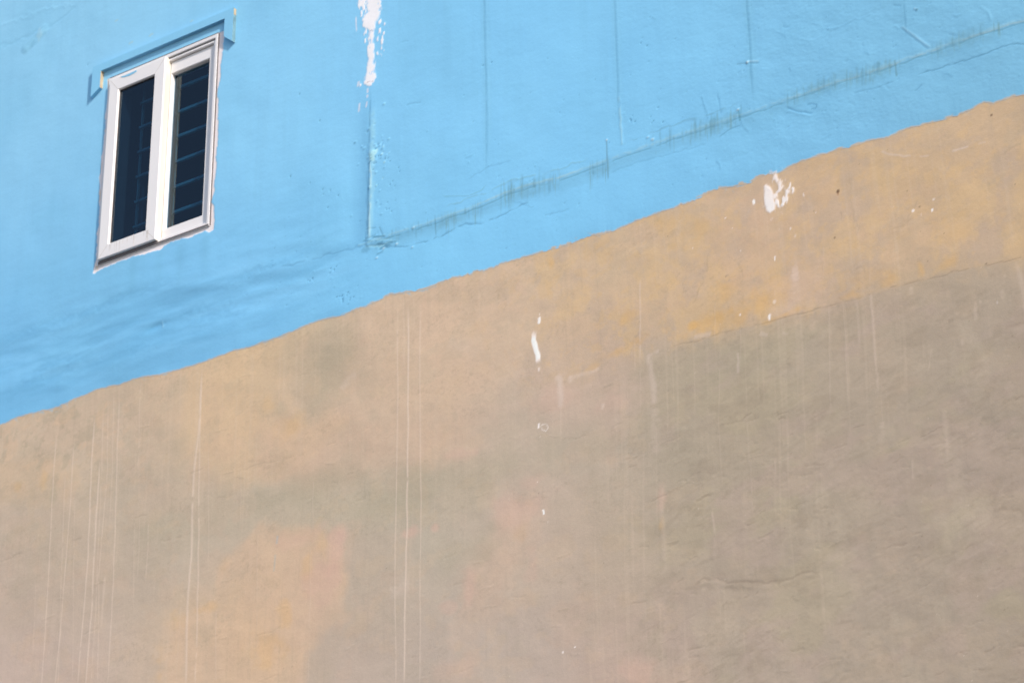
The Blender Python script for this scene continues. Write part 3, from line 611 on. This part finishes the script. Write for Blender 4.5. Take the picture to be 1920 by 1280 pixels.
# ---- plaster: pale runs
RUN = (224, 204, 186)
runs = [([(106, 805), (100, 900), (92, 1080), (77, 1290)], .0035, .55), ([(139, 817), (132, 950), (112, 1190), (102, 1290)], .0035, .5), ([(123, 880), (118, 1000), (108, 1290)], .003, .35),
        ([(178, 767), (172, 860), (165, 1040), (145, 1290)], .0045, .62), ([(187, 855), (178, 1010), (172, 1140), (160, 1290)], .005, .65), ([(193, 750), (190, 870), (180, 1140), (170, 1290)], .003, .35),
        ([(202, 735), (201, 880), (186, 1060), (183, 1290)], .003, .4), ([(212, 730), (210, 880), (203, 1000)], .003, .3), ([(223, 722), (218, 890), (212, 1100), (202, 1290)], .0035, .55), ([(197, 1075), (192, 1130), (188, 1190)], .007, .35),
        ([(263, 715), (261, 770), (259, 850), (257, 910)], .004, .3), ([(278, 975), (275, 1060), (272, 1105)], .0035, .28), ([(262, 965), (257, 1100)], .003, .22), ([(252, 970), (249, 1180)], .003, .2), ([(68, 1090), (60, 1240)], .003, .25), ([(140, 930), (135, 1280)], .003, .25),
        ([(379, 681), (375, 760), (372, 815), (363, 890), (358, 1050), (352, 1140), (348, 1290)], .0065, .6), ([(378, 690), (374, 825), (373, 925), (371, 1130), (366, 1290)], .0045, .5), ([(391, 830), (391, 1100)], .003, .25), ([(405, 1140), (405, 1280)], .003, .25),
        ([(452, 870), (450, 1000)], .003, .18), ([(587, 860), (587, 1000)], .003, .18), ([(583, 1010), (578, 1280)], .003, .2), ([(483, 990), (482, 1200)], .003, .18),
        ([(746, 560), (746, 740), (744, 870), (741, 1000), (741, 1290)], .0032, .55), ([(766, 552), (766, 770), (763, 960), (760, 1130), (757, 1290)], .0042, .8), ([(788, 552), (788, 770), (789, 930), (787, 1290)], .0032, .5), ([(757, 556), (757, 700)], .003, .25), ([(776, 556), (776, 620)], .003, .2),
        ([(1200, 520), (1200, 600), (1200, 690)], .003, .5), ([(1200, 690), (1202, 780)], .002, .25), ([(1052, 760), (1052, 830)], .004, .2), ([(1340, 545), (1341, 640)], .0025, .35), ([(1389, 580), (1389, 690)], .0025, .3), ([(1452, 520), (1453, 560)], .0025, .35), ([(1544, 450), (1544, 520)], .0025, .25),
        ([(1632, 539), (1637, 620), (1642, 690), (1648, 752)], .006, .45), ([(1605, 560), (1609, 600), (1613, 660)], .005, .32), ([(1579, 560), (1586, 650), (1592, 780)], .0035, .28), ([(1554, 565), (1556, 680), (1558, 790)], .003, .3), ([(1630, 480), (1632, 540)], .004, .25),
        ([(1905, 488), (1911, 515), (1920, 560), (1930, 640)], .010, .4), ([(1830, 565), (1828, 585), (1829, 605)], .008, .4), ([(1835, 566), (1840, 568)], .006, .4), ([(1878, 543), (1882, 565)], .008, .35), ([(1708, 537), (1708, 556)], .010, .35), ([(1882, 515), (1883, 520)], .004, .4),
        ([(1335, 957), (1339, 985), (1341, 1004)], .005, .45), ([(1341, 1004), (1342, 1060)], .007, .15), ([(1350, 640), (1348, 800), (1356, 930)], .003, .22), ([(1407, 860), (1412, 975)], .003, .22), ([(1453, 860), (1455, 900)], .003, .25), ([(1655, 790), (1652, 805)], .010, .3), ([(1657, 805), (1648, 835)], .014, .2),
        ([(1768, 760), (1772, 800), (1776, 870)], .010, .22), ([(1710, 860), (1712, 905)], .004, .3), ([(1400, 790), (1406, 880)], .004, .18), ([(1745, 655), (1740, 700)], .003, .22), ([(1803, 635), (1805, 650)], .006, .3), ([(1820, 638), (1822, 645)], .006, .3), ([(1240, 900), (1248, 1100)], .010, .14), ([(1190, 640), (1190, 700)], .003, .2), ([(1850, 560), (1853, 640)], .02, .10)]
for j, (pts, wd, al) in enumerate(runs):
    plas.stroke(pts, wd, RUN, al * (.85 if pts[0][0] < 1250 else .5), h=.0006, seed=1100 + j, wob=.0025, taper=(.1, .04 if pts[-1][1] > 1270 else .25), soft=.8, wlen=.12, brk=.30 if al < .45 else .12)
# pale wedges of filler under the fine crack
for pts, wd, al in [([(1044, 702), (1050, 715), (1052, 740), (1052, 765)], .014, .55), ([(1068, 706), (1070, 716)], .012, .4), ([(1066, 708), (1085, 704), (1108, 697), (1125, 690)], .008, .35), ([(1130, 756), (1130, 768)], .006, .5),
                    ([(1214, 672), (1220, 664), (1236, 658)], .008, .35), ([(1218, 665), (1220, 690), (1224, 720), (1227, 760)], .014, .35), ([(1227, 760), (1230, 850)], .02, .15), ([(1300, 632), (1320, 628), (1335, 626)], .010, .4), ([(1425, 624), (1440, 630)], .008, .35), ([(1466, 622), (1478, 628)], .006, .3),
                    ([(1650, 285), (1675, 290), (1710, 293), (1745, 292)], .004, .5), ([(1785, 283), (1800, 280), (1818, 274)], .004, .6), ([(1835, 270), (1850, 266)], .003, .3), ([(640, 730), (655, 712), (668, 700)], .02, .22), ([(1384, 660), (1385, 700)], .006, .3), ([(840, 640), (900, 660)], .03, .12), ([(730, 1105), (770, 1095)], .04, .25)]:
    plas.stroke(pts, wd, (216, 198, 184), al, seed=int(pts[0][0] * 3), soft=.9, wob=.004, brk=.2)
# white paint splashes
WH = (252, 243, 238)
plas.stroke([(1011, 594), (1012, 600), (1010, 607)], .008, WH, .9, h=.001, seed=1300, soft=.4, wob=.002)
plas.stroke([(1012, 586), (1012, 592)], .003, WH, .4, seed=1301)
plas.stroke([(1006, 617), (1002, 628), (1001, 638), (1005, 652), (1008, 664), (1010, 676), (1011, 683)], .0125, WH, 1.3, h=.0012, seed=1302, soft=.35, taper=(.35, .22), wob=.003)
plas.stroke([(1011, 688), (1011, 696)], .005, WH, .45, seed=1303)
plas.stroke([(1011, 793), (1010, 803)], .005, WH, .85, seed=1304); plas.stroke([(1016, 797), (1025, 795), (1029, 802), (1024, 808), (1016, 805), (1015, 798)], .002, WH, .5, seed=1305, brk=.5, taper=(0, 0))
plas.spot(1013, 819, .004, .003, WH, .35); plas.stroke([(1018, 954), (1020, 964)], .005, WH, .95, seed=1306, soft=.4); plas.spot(1007, 904, .003, .003, WH, .6); plas.spot(1027, 978, .003, .003, WH, .4)
plas.spot(1055, 1222, .006, .006, WH, .9); plas.spot(1078, 1212, .005, .003, WH, .8)
b = plas.box(hit(1395, 380)[0], hit(1510, 380)[0], hit(1440, 420)[1], hit(1440, 300)[1])
PX, PY = plas.px[b], plas.py[b]
l = prof(PY, [345, 350, 362, 378, 392, 398], [1436, 1431, 1431, 1433, 1436, 1440]); r = prof(PY, [345, 352, 365, 380, 392, 398], [1440, 1446, 1450, 1452, 1452, 1446])
jag = (fbm(plas.X[b] / .02, plas.Z[b] / .03, 1310, 3) - .5) * 7
m = sst(-2, 2.2, np.minimum(PX - l, r - PX) + jag) * sst(344, 349, PY + jag) * sst(400, 396, PY + jag)
env = np.exp(-((PX - 1462) / 16) ** 2 - ((PY - 366) / 24) ** 2) + .75 * np.exp(-((PX - 1452) / 10) ** 2 - ((PY - 332) / 12) ** 2) + .7 * np.exp(-((PX - 1484) / 7) ** 2 - ((PY - 352) / 16) ** 2) + .6 * np.exp(-((PX - 1436) / 5) ** 2 - ((PY - 332) / 7) ** 2) + .6 * np.exp(-((PX - 1466) / 8) ** 2 - ((PY - 388) / 12) ** 2)
sp = fbm(plas.X[b] / .017, plas.Z[b] / .035, 1311, 3)
m = np.maximum(m, sst(.53, .68, sp * .66 + env * .32))
plas.blend(b, m * .95, (252, 243, 240)); plas.H[b] += m * .0012
plas.blend(b, np.exp(-((PX - 1456) / 30) ** 2 - ((PY - 355) / 34) ** 2) * .25, (214, 196, 178))
for x, y, rx, rz, al in [(1413, 378, .007, .014, .95), (1453, 485, .004, .014, .9), (1443, 594, .008, .018, .85), (1452, 566, .010, .010, .35), (1482, 428, .004, .008, .5), (1491, 442, .005, .010, .3), (1460, 430, .003, .005, .3), (1712, 395, .009, .007, .8), (1748, 394, .005, .008, .85), (1751, 374, .006, .005, .4), (1728, 403, .003, .014, .25),
                         (1529, 398, .003, .003, .5), (1360, 409, .004, .004, .6), (1373, 428, .003, .003, .5), (1388, 590, .004, .007, .6), (1298, 465, .003, .003, .5), (1388, 470, .005, .003, .4), (1870, 567, .004, .010, .3)]:
    plas.spot(x, y, rx, rz, WH, al, soft=.5, seed=int(x), rag=.5)
for x, y, rx, rz, al in [(1571, 359, .009, .012, .85), (1565, 446, .004, .006, .7), (1859, 216, .006, .005, .7), (1701, 358, .006, .005, .4), (1724, 388, .010, .004, .6), (1665, 281, .003, .003, .5), (1849, 494, .005, .004, .6), (1361, 519, .004, .003, .7), (1075, 551, .004, .003, .6), (1251, 443, .003, .003, .4), (1225, 823, .003, .003, .6), (1009, 925, .003, .003, .6), (1904, 345, .003, .003, .5), (1770, 437, .003, .003, .5)]:
    plas.spot(x, y, rx, rz, (92, 70, 52), al, soft=.5, seed=int(y))
plas.spot(1571, 364, .006, .012, (150, 92, 60), .4, seed=2)
for j in range(420):
    x = rng.uniform(0, 1920); y = rng.uniform(0, 1280)
    plas.spot(x, y, rng.uniform(.0018, .0035), rng.uniform(.0018, .0032), rng.choice([(112, 98, 82), (128, 110, 94), (222, 208, 190)]), rng.uniform(.15, .5), seed=2000 + j)
plas.stroke([(521, 1003), (519, 1020)], .006, (170, 186, 188), .45, seed=5); plas.stroke([(517, 1038), (516, 1050), (514, 1072)], .005, (172, 184, 180), .4, seed=6)
# thin blue roller feathering just below the paint edge
b = plas.box(DX0, DX1, EZs - .08, EZs + .05)
X, Z = plas.X[b], plas.Z[b]
dd = edge_z(X[0])[None, :] - Z
pat = sst(.55, .75, fbm(X / .25, Z * 0 + 2.2, 1400, 3)); br = fbm((X + Z) / .02, Z / .02, 1401, 3)
plas.blend(b, sst(.55, .68, br + .25 * np.exp(-dd / .01) - .15) * np.exp(-np.maximum(dd, 0) / .014) * (.25 + .75 * pat) * .75, (140, 190, 216))
plas.blend(b, np.exp(-np.maximum(dd, 0) / .02) * .25 * fbm(X / .1, Z / .1, 1402, 3), (216, 182, 140))
# a dab of filler overlapping the blue at the splash
b = blue.box(hit(1430, 330)[0], hit(1475, 320)[0], hit(1450, 340)[1], hit(1450, 300)[1])
if b: blue.blend(b, sst(.56, .68, fbm(blue.X[b] / .015, blue.Z[b] / .02, 1403, 3)) * sst(.03, .0, blue.Z[b] - edge_z(blue.X[b][0])[None, :]) * .8, (224, 222, 226))

# ------------------------------------------------------------------ mesh builders
def grid_mesh(name, X, Y, Z, C, keep, mat, parent, extra=None):
    """grid (rows from bottom to top) to a smooth mesh with a colour per vertex; extra = plain quads of the same wall"""
    nr, nc = X.shape
    co = np.stack([X, Y, Z], -1).reshape(-1, 3)
    idx = np.arange(nr * nc).reshape(nr, nc)
    q = np.stack([idx[:-1, :-1], idx[:-1, 1:], idx[1:, 1:], idx[1:, :-1]], -1)[keep].reshape(-1, 4)
    C = (C / np.array(GAIN)).reshape(-1, 3)
    if extra:
        base = len(co); ev, ec, eq = extra
        co = np.concatenate([co, ev]); C = np.concatenate([C, ec]); q = np.concatenate([q, eq + base])
    me = bpy.data.meshes.new(name)
    me.vertices.add(len(co)); me.vertices.foreach_set('co', co.astype(np.float32).ravel())
    me.loops.add(q.size); me.loops.foreach_set('vertex_index', q.astype(np.int32).ravel())
    me.polygons.add(len(q)); me.polygons.foreach_set('loop_start', np.arange(0, q.size, 4, dtype=np.int32))
    at = me.attributes.new('paint_tint', 'FLOAT_COLOR', 'POINT')
    rgba = np.ones((len(co), 4), np.float32); rgba[:, :3] = np.clip(C, 0, .9)
    at.data.foreach_set('color', rgba.ravel())
    me.update(calc_edges=True)
    me.polygons.foreach_set('use_smooth', np.ones(len(q), bool))
    me.materials.append(mat)
    o = bpy.data.objects.new(name, me); COL.objects.link(o)
    if parent: o.parent = parent
    return o

def mesh_obj(name, bm, mat, parent=None, bevel=0.0, tint=None, seg=2):
    bmesh.ops.recalc_face_normals(bm, faces=bm.faces)
    if bevel:
        bmesh.ops.bevel(bm, geom=list(bm.edges), offset=bevel, segments=seg, affect='EDGES', clamp_overlap=True)
    me = bpy.data.meshes.new(name); bm.to_mesh(me); bm.free()
    mats = mat if isinstance(mat, (list, tuple)) else [mat]
    for m in mats: me.materials.append(m)
    if tint is not None:
        at = me.attributes.new('paint_tint', 'FLOAT_COLOR', 'POINT')
        c = lin(tint) / np.array(GAIN)
        at.data.foreach_set('color', np.tile(np.array([*c, 1], np.float32), len(me.vertices)))
    o = bpy.data.objects.new(name, me); COL.objects.link(o)
    if parent: o.parent = parent
    return o

def box(bm, x0, x1, y0, y1, z0, z1, mi=0):
    v = [bm.verts.new((x, y, z)) for z in (z0, z1) for x, y in ((x0, y0), (x1, y0), (x1, y1), (x0, y1))]
    for f in ((0, 1, 2, 3), (4, 5, 6, 7), (0, 1, 5, 4), (1, 2, 6, 5), (2, 3, 7, 6), (3, 0, 4, 7)):
        bm.faces.new([v[i] for i in f]).material_index = mi

def extrude_poly(bm, pts, y0, y1):
    """outline in x,z given depth from y0 (front) to y1"""
    a = [bm.verts.new((x, y0, z)) for x, z in pts]; c = [bm.verts.new((x, y1, z)) for x, z in pts]
    bm.faces.new(a); bm.faces.new(c[::-1])
    n_ = len(pts); fs = []
    for i in range(n_): fs.append(bm.faces.new((a[i], a[(i + 1) % n_], c[(i + 1) % n_], c[i])))
    return fs

def mitred(bm, x0, x1, z0, z1, wl, wr, wb, wt, y0, y1, cham=0.004):
    """rectangular frame with mitred corners and a small chamfer towards the opening"""
    O = [(x0, z0), (x1, z0), (x1, z1), (x0, z1)]
    I = [(x0 + wl, z0 + wb), (x1 - wr, z0 + wb), (x1 - wr, z1 - wt), (x0 + wl, z1 - wt)]
    s = [(1, 1), (-1, 1), (-1, -1), (1, -1)]
    def ring(P, y, d=0): return [bm.verts.new((p[0] + d * k_[0], y, p[1] + d * k_[1])) for p, k_ in zip(P, s)]
    rings = [ring(O, y1), ring(O, y0 + cham), ring(O, y0, cham), ring(I, y0, -cham), ring(I, y0 + cham), ring(I, y1)]
    for a, c in zip(rings, rings[1:] + rings[:1]):
        for i in range(4):
            j = (i + 1) % 4
            bm.faces.new((a[i], a[j], c[j], c[i]))

# ------------------------------------------------------------------ the building
bld = bpy.data.objects.new('building', None); COL.objects.link(bld); bld.location = (-6, 0, 0)
tag(bld, 'building with a sky blue painted upper wall above bare tan plaster', 'building')
bld_parts = []

Yb = -.003 - blue.H
# ease the relief out towards the rim of the detailed sheet, and give the paint edge a lip
def ease(S):
    return np.minimum(sst(BX0, BX0 + .1, S.X), sst(BX1, BX1 - .1, S.X))
Yb = -.003 - blue.H * ease(blue) * sst(ZTOP, ZTOP - .1, blue.Z)

# paint over a common base: rim relief at the seam follows the plaster below
e_s = np.exp(-np.maximum(blue.Z - edge_z(XS)[None, :], 0) / .05)
Hp_edge = np.array([np.interp(z, plas.Z[:, 0], plas.H[:, i]) for i, z in enumerate(EZ)])
Yb = Yb * (1 - e_s) + (-.0005 - Hp_edge[None, :] * ease(blue)) * e_s
qx = (blue.X[:-1, :-1] + blue.X[1:, 1:]) / 2; qz = (blue.Z[:-1, :-1] + blue.Z[1:, 1:]) / 2
keep = ~((qx > WIN[0] + .008) & (qx < WIN[1] - .008) & (qz > WIN[2] + .008) & (qz < WIN[3] - .008))
o = grid_mesh('painted_wall', blue.X, Yb, blue.Z, blue.C, keep, M_BLUE, bld); tag(o, 'upper wall painted sky blue with cracks and dents')
bld_parts.append(o)

Yp = -plas.H * ease(plas) 
keep = np.ones((Xp.shape[0] - 1, Xp.shape[1] - 1), bool)
# drop plaster well above the paint edge
qz = (plas.Z[:-1, :-1] + plas.Z[1:, 1:]) / 2
keep = qz < (edge_z(XS[:-1])[None, :] + .012)
o = grid_mesh('plaster_wall', Xp, Yp, Zp, plas.C * np.array([1.025, 1.025, 1.035]), keep, M_PLAS, bld); tag(o, 'lower wall of bare tan plaster with pale runs')
bld_parts.append(o)
# body of the building behind the facade
bm = bmesh.new()
box(bm, BX0, BX1, .31, 9.0, 0, 6.4); box(bm, BX0, -9.6, .31, 9.0, 6.402, BTOP - .25); box(bm, -7.2, BX1, .31, 9.0, 6.402, BTOP - .25)
box(bm, -9.598, -7.202, 3.6, 9.0, 6.402, BTOP - .25)
for x0, x1 in ((BX0, BX0 + .2), (BX1 - .2, BX1)): box(bm, x0, x1, .02, .308, 0, BTOP - .25)
box(bm, BX0 + .202, BX1 - .202, .02, .308, BTOP - .6, BTOP - .25)
o = mesh_obj('side_wall', bm, M_PLAS, bld, tint=(186, 168, 146)); bld_parts.append(o)
bm = bmesh.new(); box(bm, BX0 - .05, BX1 + .05, .012, 9.05, BTOP - .248, BTOP - .1)
o = mesh_obj('roof', bm, M_ROOF, bld, bevel=.01); bld_parts.append(o)
# dim room behind the window: walls, floor and ceiling slabs
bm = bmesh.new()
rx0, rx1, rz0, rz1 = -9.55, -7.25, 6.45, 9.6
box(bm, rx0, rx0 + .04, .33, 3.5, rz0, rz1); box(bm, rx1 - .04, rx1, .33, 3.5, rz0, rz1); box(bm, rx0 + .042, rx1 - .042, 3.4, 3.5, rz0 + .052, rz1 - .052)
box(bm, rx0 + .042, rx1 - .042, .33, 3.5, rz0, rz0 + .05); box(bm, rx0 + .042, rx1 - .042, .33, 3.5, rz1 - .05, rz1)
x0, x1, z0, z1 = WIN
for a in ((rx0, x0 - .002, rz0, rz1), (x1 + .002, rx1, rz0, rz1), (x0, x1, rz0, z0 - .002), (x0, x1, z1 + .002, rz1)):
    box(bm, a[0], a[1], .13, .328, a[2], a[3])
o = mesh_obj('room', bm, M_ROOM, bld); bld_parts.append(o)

# ------------------------------------------------------------------ window
x0, x1, z0, z1 = WIN
bm = bmesh.new()
mitred(bm, x0, x1, z0, z1, .030, .022, .020, .024, -.009, .066, .003)
mitred(bm, x0 + .030, x1 - .026, z0 + .022, z1 - .030, .012, .014, .012, .016, -.001, .066, .003)   # inner step of the profile
win = mesh_obj('window', bm, M_UPVC, bld); tag(win, 'white two-light window with dark tinted panes'); bld_parts.append(win)
bm = bmesh.new()       # dark rebate groove between the two steps
mitred(bm, x0 + .0255, x1 - .0215, z0 + .0195, z1 - .0235, .006, .0062, .004, .0072, .004, .062, .0005)
mesh_obj('gasket', bm, M_GASK, win)
# casement standing proud on the left
E_ = EYE
sx0, sx1, sz0, sz1 = -8.765, -8.327, 5.664 + E_, 6.803 + E_
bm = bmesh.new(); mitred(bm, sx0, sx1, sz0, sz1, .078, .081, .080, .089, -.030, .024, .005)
# weld lines of the mitred corners and rain streaks on the bottom rail
n0 = len(bm.faces)
for (xa, za, xb, zb_) in ((sx0, sz0, sx0 + .078, sz0 + .080), (sx1, sz0, sx1 - .081, sz0 + .080), (sx0, sz1, sx0 + .078, sz1 - .089), (sx1, sz1, sx1 - .081, sz1 - .089)):
    tx, tz = (.006 if xb > xa else -.006), (.006 if zb_ > za else -.006)
    a_ = (xa + tx, za + tz); b_ = (xb - tx, zb_ - tz); w_ = .0009
    extrude_poly(bm, [(a_[0] - w_, a_[1] + w_ * (1 if tx * tz > 0 else -1)), (a_[0] + w_, a_[1] - w_ * (1 if tx * tz > 0 else -1)), (b_[0] + w_, b_[1] - w_ * (1 if tx * tz > 0 else -1)), (b_[0] - w_, b_[1] + w_ * (1 if tx * tz > 0 else -1))], -.0304, -.0296)
r_ = random.Random(5)
for i in range(16):
    xx = r_.uniform(sx0 + .08, sx1 - .05); hh = r_.uniform(.02, .07); ww = r_.uniform(.0008, .0025)
    extrude_poly(bm, [(xx - ww * .4, sz0 + .072 - hh), (xx + ww * .4, sz0 + .072 - hh), (xx + ww, sz0 + .073), (xx - ww, sz0 + .073)], -.0303, -.0296)
for f in list(bm.faces)[n0:]: f.material_index = 1
bmesh.ops.recalc_face_normals(bm, faces=bm.faces)
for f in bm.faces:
    if f.normal.x > .9 and f.calc_center_median().x > sx1 - .004: f.material_index = 2  # cream stands in for warm sunlight on the side face
s1 = mesh_obj('sash', bm, [M_UPVC_D, mat_simple('weld_and_dirt', (.62, .57, .54), .6, .3, .05, 10), mat_simple('cream_sunlit_side', (.70, .66, .59), .5, .3, .03, 8)], win); s1['label'] = 'left sash standing proud of the frame'
bm = bmesh.new(); mitred(bm, sx0 + .0765, sx1 - .0795, sz0 + .0785, sz1 - .0875, .006, .006, .006, .006, -.017, .020, .001)
mesh_obj('gasket', bm, M_GASK, win)
bm = bmesh.new(); box(bm, sx0 + .070, sx1 - .073, -.012, -.006, sz0 + .072, sz1 - .081)
mesh_obj('pane', bm, M_GLASS, win)
# fixed light, set back on the right
fx0, fx1 = sx1 + .002, x1 - .0405
bm = bmesh.new(); mitred(bm, fx0, fx1, 5.678 + E_, 6.783 + E_, .010, .040, .060, .076, .014, .070, .004)
s2 = mesh_obj('sash', bm, M_UPVC, win); s2['label'] = 'right sash set back in the frame'
bm = bmesh.new(); box(bm, fx0 + .004, fx1 - .034, .040, .046, 5.678 + E_ + .054, 6.783 + E_ - .070)
mesh_obj('pane', bm, M_GLASS, win)
bm = bmesh.new()       # black glazing channel lining the reveals behind the glass
box(bm, fx0 + .0103, fx0 + .0145, .0465, .074, 5.70 + E_, 6.76 + E_)
mesh_obj('gasket', bm, M_GASK, win)
bm = bmesh.new(); box(bm, sx0 + .0783, sx0 + .0822, -.0055, .074, sz0 + .082, sz1 - .092)
mesh_obj('gasket', bm, M_GASK, win)
# dark strip painting the shade under the projecting sash, and joints round the frame
bm = bmesh.new()
box(bm, sx0 - .012, sx1 + .001, -.0125, -.0092, z0 + .003, sz0 - .001)
box(bm, sx1 + .003, x1 - .004, -.0112, -.0092, z0 + .003, z0 + .011)
box(bm, x1 + .0005, x1 + .0045, -.008, .0, z0 + .004, z1)
box(bm, x0 + .01, x1 - .001, -.008, .0, z1 + .0005, z1 + .0035)
M_JOINT_SHADE = mat_simple('joint_and_shade_grey', (.17, .15, .155), .8, .2, .1, 12)
mesh_obj('joint_and_shade', bm, M_JOINT_SHADE, win)
# grille behind the panes
bm = bmesh.new()
for i in range(7):
    z = 5.68 + E_ + .157 * i + .02
    box(bm, -8.615, -8.40, .076, .090, z, z + .013); box(bm, -8.335, x1 - .046, .076, .090, z, z + .016)
for xv in (-8.610, -8.40, -8.335): box(bm, xv - .004, xv + .004, .0905, .104, z0 + .04, z1 - .04)
mesh_obj('grille', bm, M_BAR, win)
# blue paint slopped over the head of the frame
bm = bmesh.new()
top = [(226, 144.6), (236, 141), (246, 136.5), (256, 132)]; bot = [(256, 134.5), (250, 138.5), (244, 141.5), (238, 143.5), (231, 145.3)]
pts = [hit(px, py, -.031) for px, py in top + bot]
extrude_poly(bm, pts, -.0315, -.0295)
mesh_obj('paint_smear', bm, M_BLUE, win, tint=(133, 196, 230))

# drip hood over the window: bar with two dog-eared ends
HP = .027
hx0, hx1 = -8.915, -7.820
zu, zt = 6.890 + E_, 6.940 + E_
pts = [(hx0, zt), (hx0, 6.745 + E_), (-8.845, 6.784 + E_), (-8.845, zu + .002), (-7.890, zu + .002), (-7.890, 6.778 + E_), (hx1 - .005, 6.724 + E_), (hx1 - .005, zt)]
bm = bmesh.new(); fs = extrude_poly(bm, pts[::-1], -HP, .0)
bmesh.ops.recalc_face_normals(bm, faces=bm.faces)
me_tan = []
for f in bm.faces:
    if f.normal.x > .9 and f.calc_center_median().x < -8.5: f.material_index = 1
    elif f.normal.x > .9: f.material_index = 2  # darker blue tones down the sunlit right face
M_TAN = mat_simple('bare_orange_plaster', (.54, .43, .30), .9, .2, .25, 14, (1, 1, .5))
hood = mesh_obj('window_hood', bm, [M_BLUE, M_TAN, mat_simple('muted_sunlit_blue', (.17, .31, .37), .8, .2, .15, 30)], bld, tint=(136, 200, 236)); bld_parts.append(hood)
bm = bmesh.new(); box(bm, hx1 - .006, hx1 - .0035, -HP + .004, -.006, zt - .045, zt - .004)
mesh_obj('bare_patch', bm, M_TAN, hood, bevel=.001)
hood['label'] = 'blue drip hood with dog-eared ends above the window'

for o in bld_parts:      # keep world places when hanging on the building's base point
    o.matrix_parent_inverse = Matrix.Translation((6, 0, 0))

# ------------------------------------------------------------------ street
bm = bmesh.new(); S = 1500
v = [bm.verts.new(p) for p in ((-S, -S, -.004), (S, -S, -.004), (S, S, -.004), (-S, S, -.004))]; bm.faces.new(v)
g = mesh_obj('ground', bm, M_GROUND); tag(g, kind='structure')
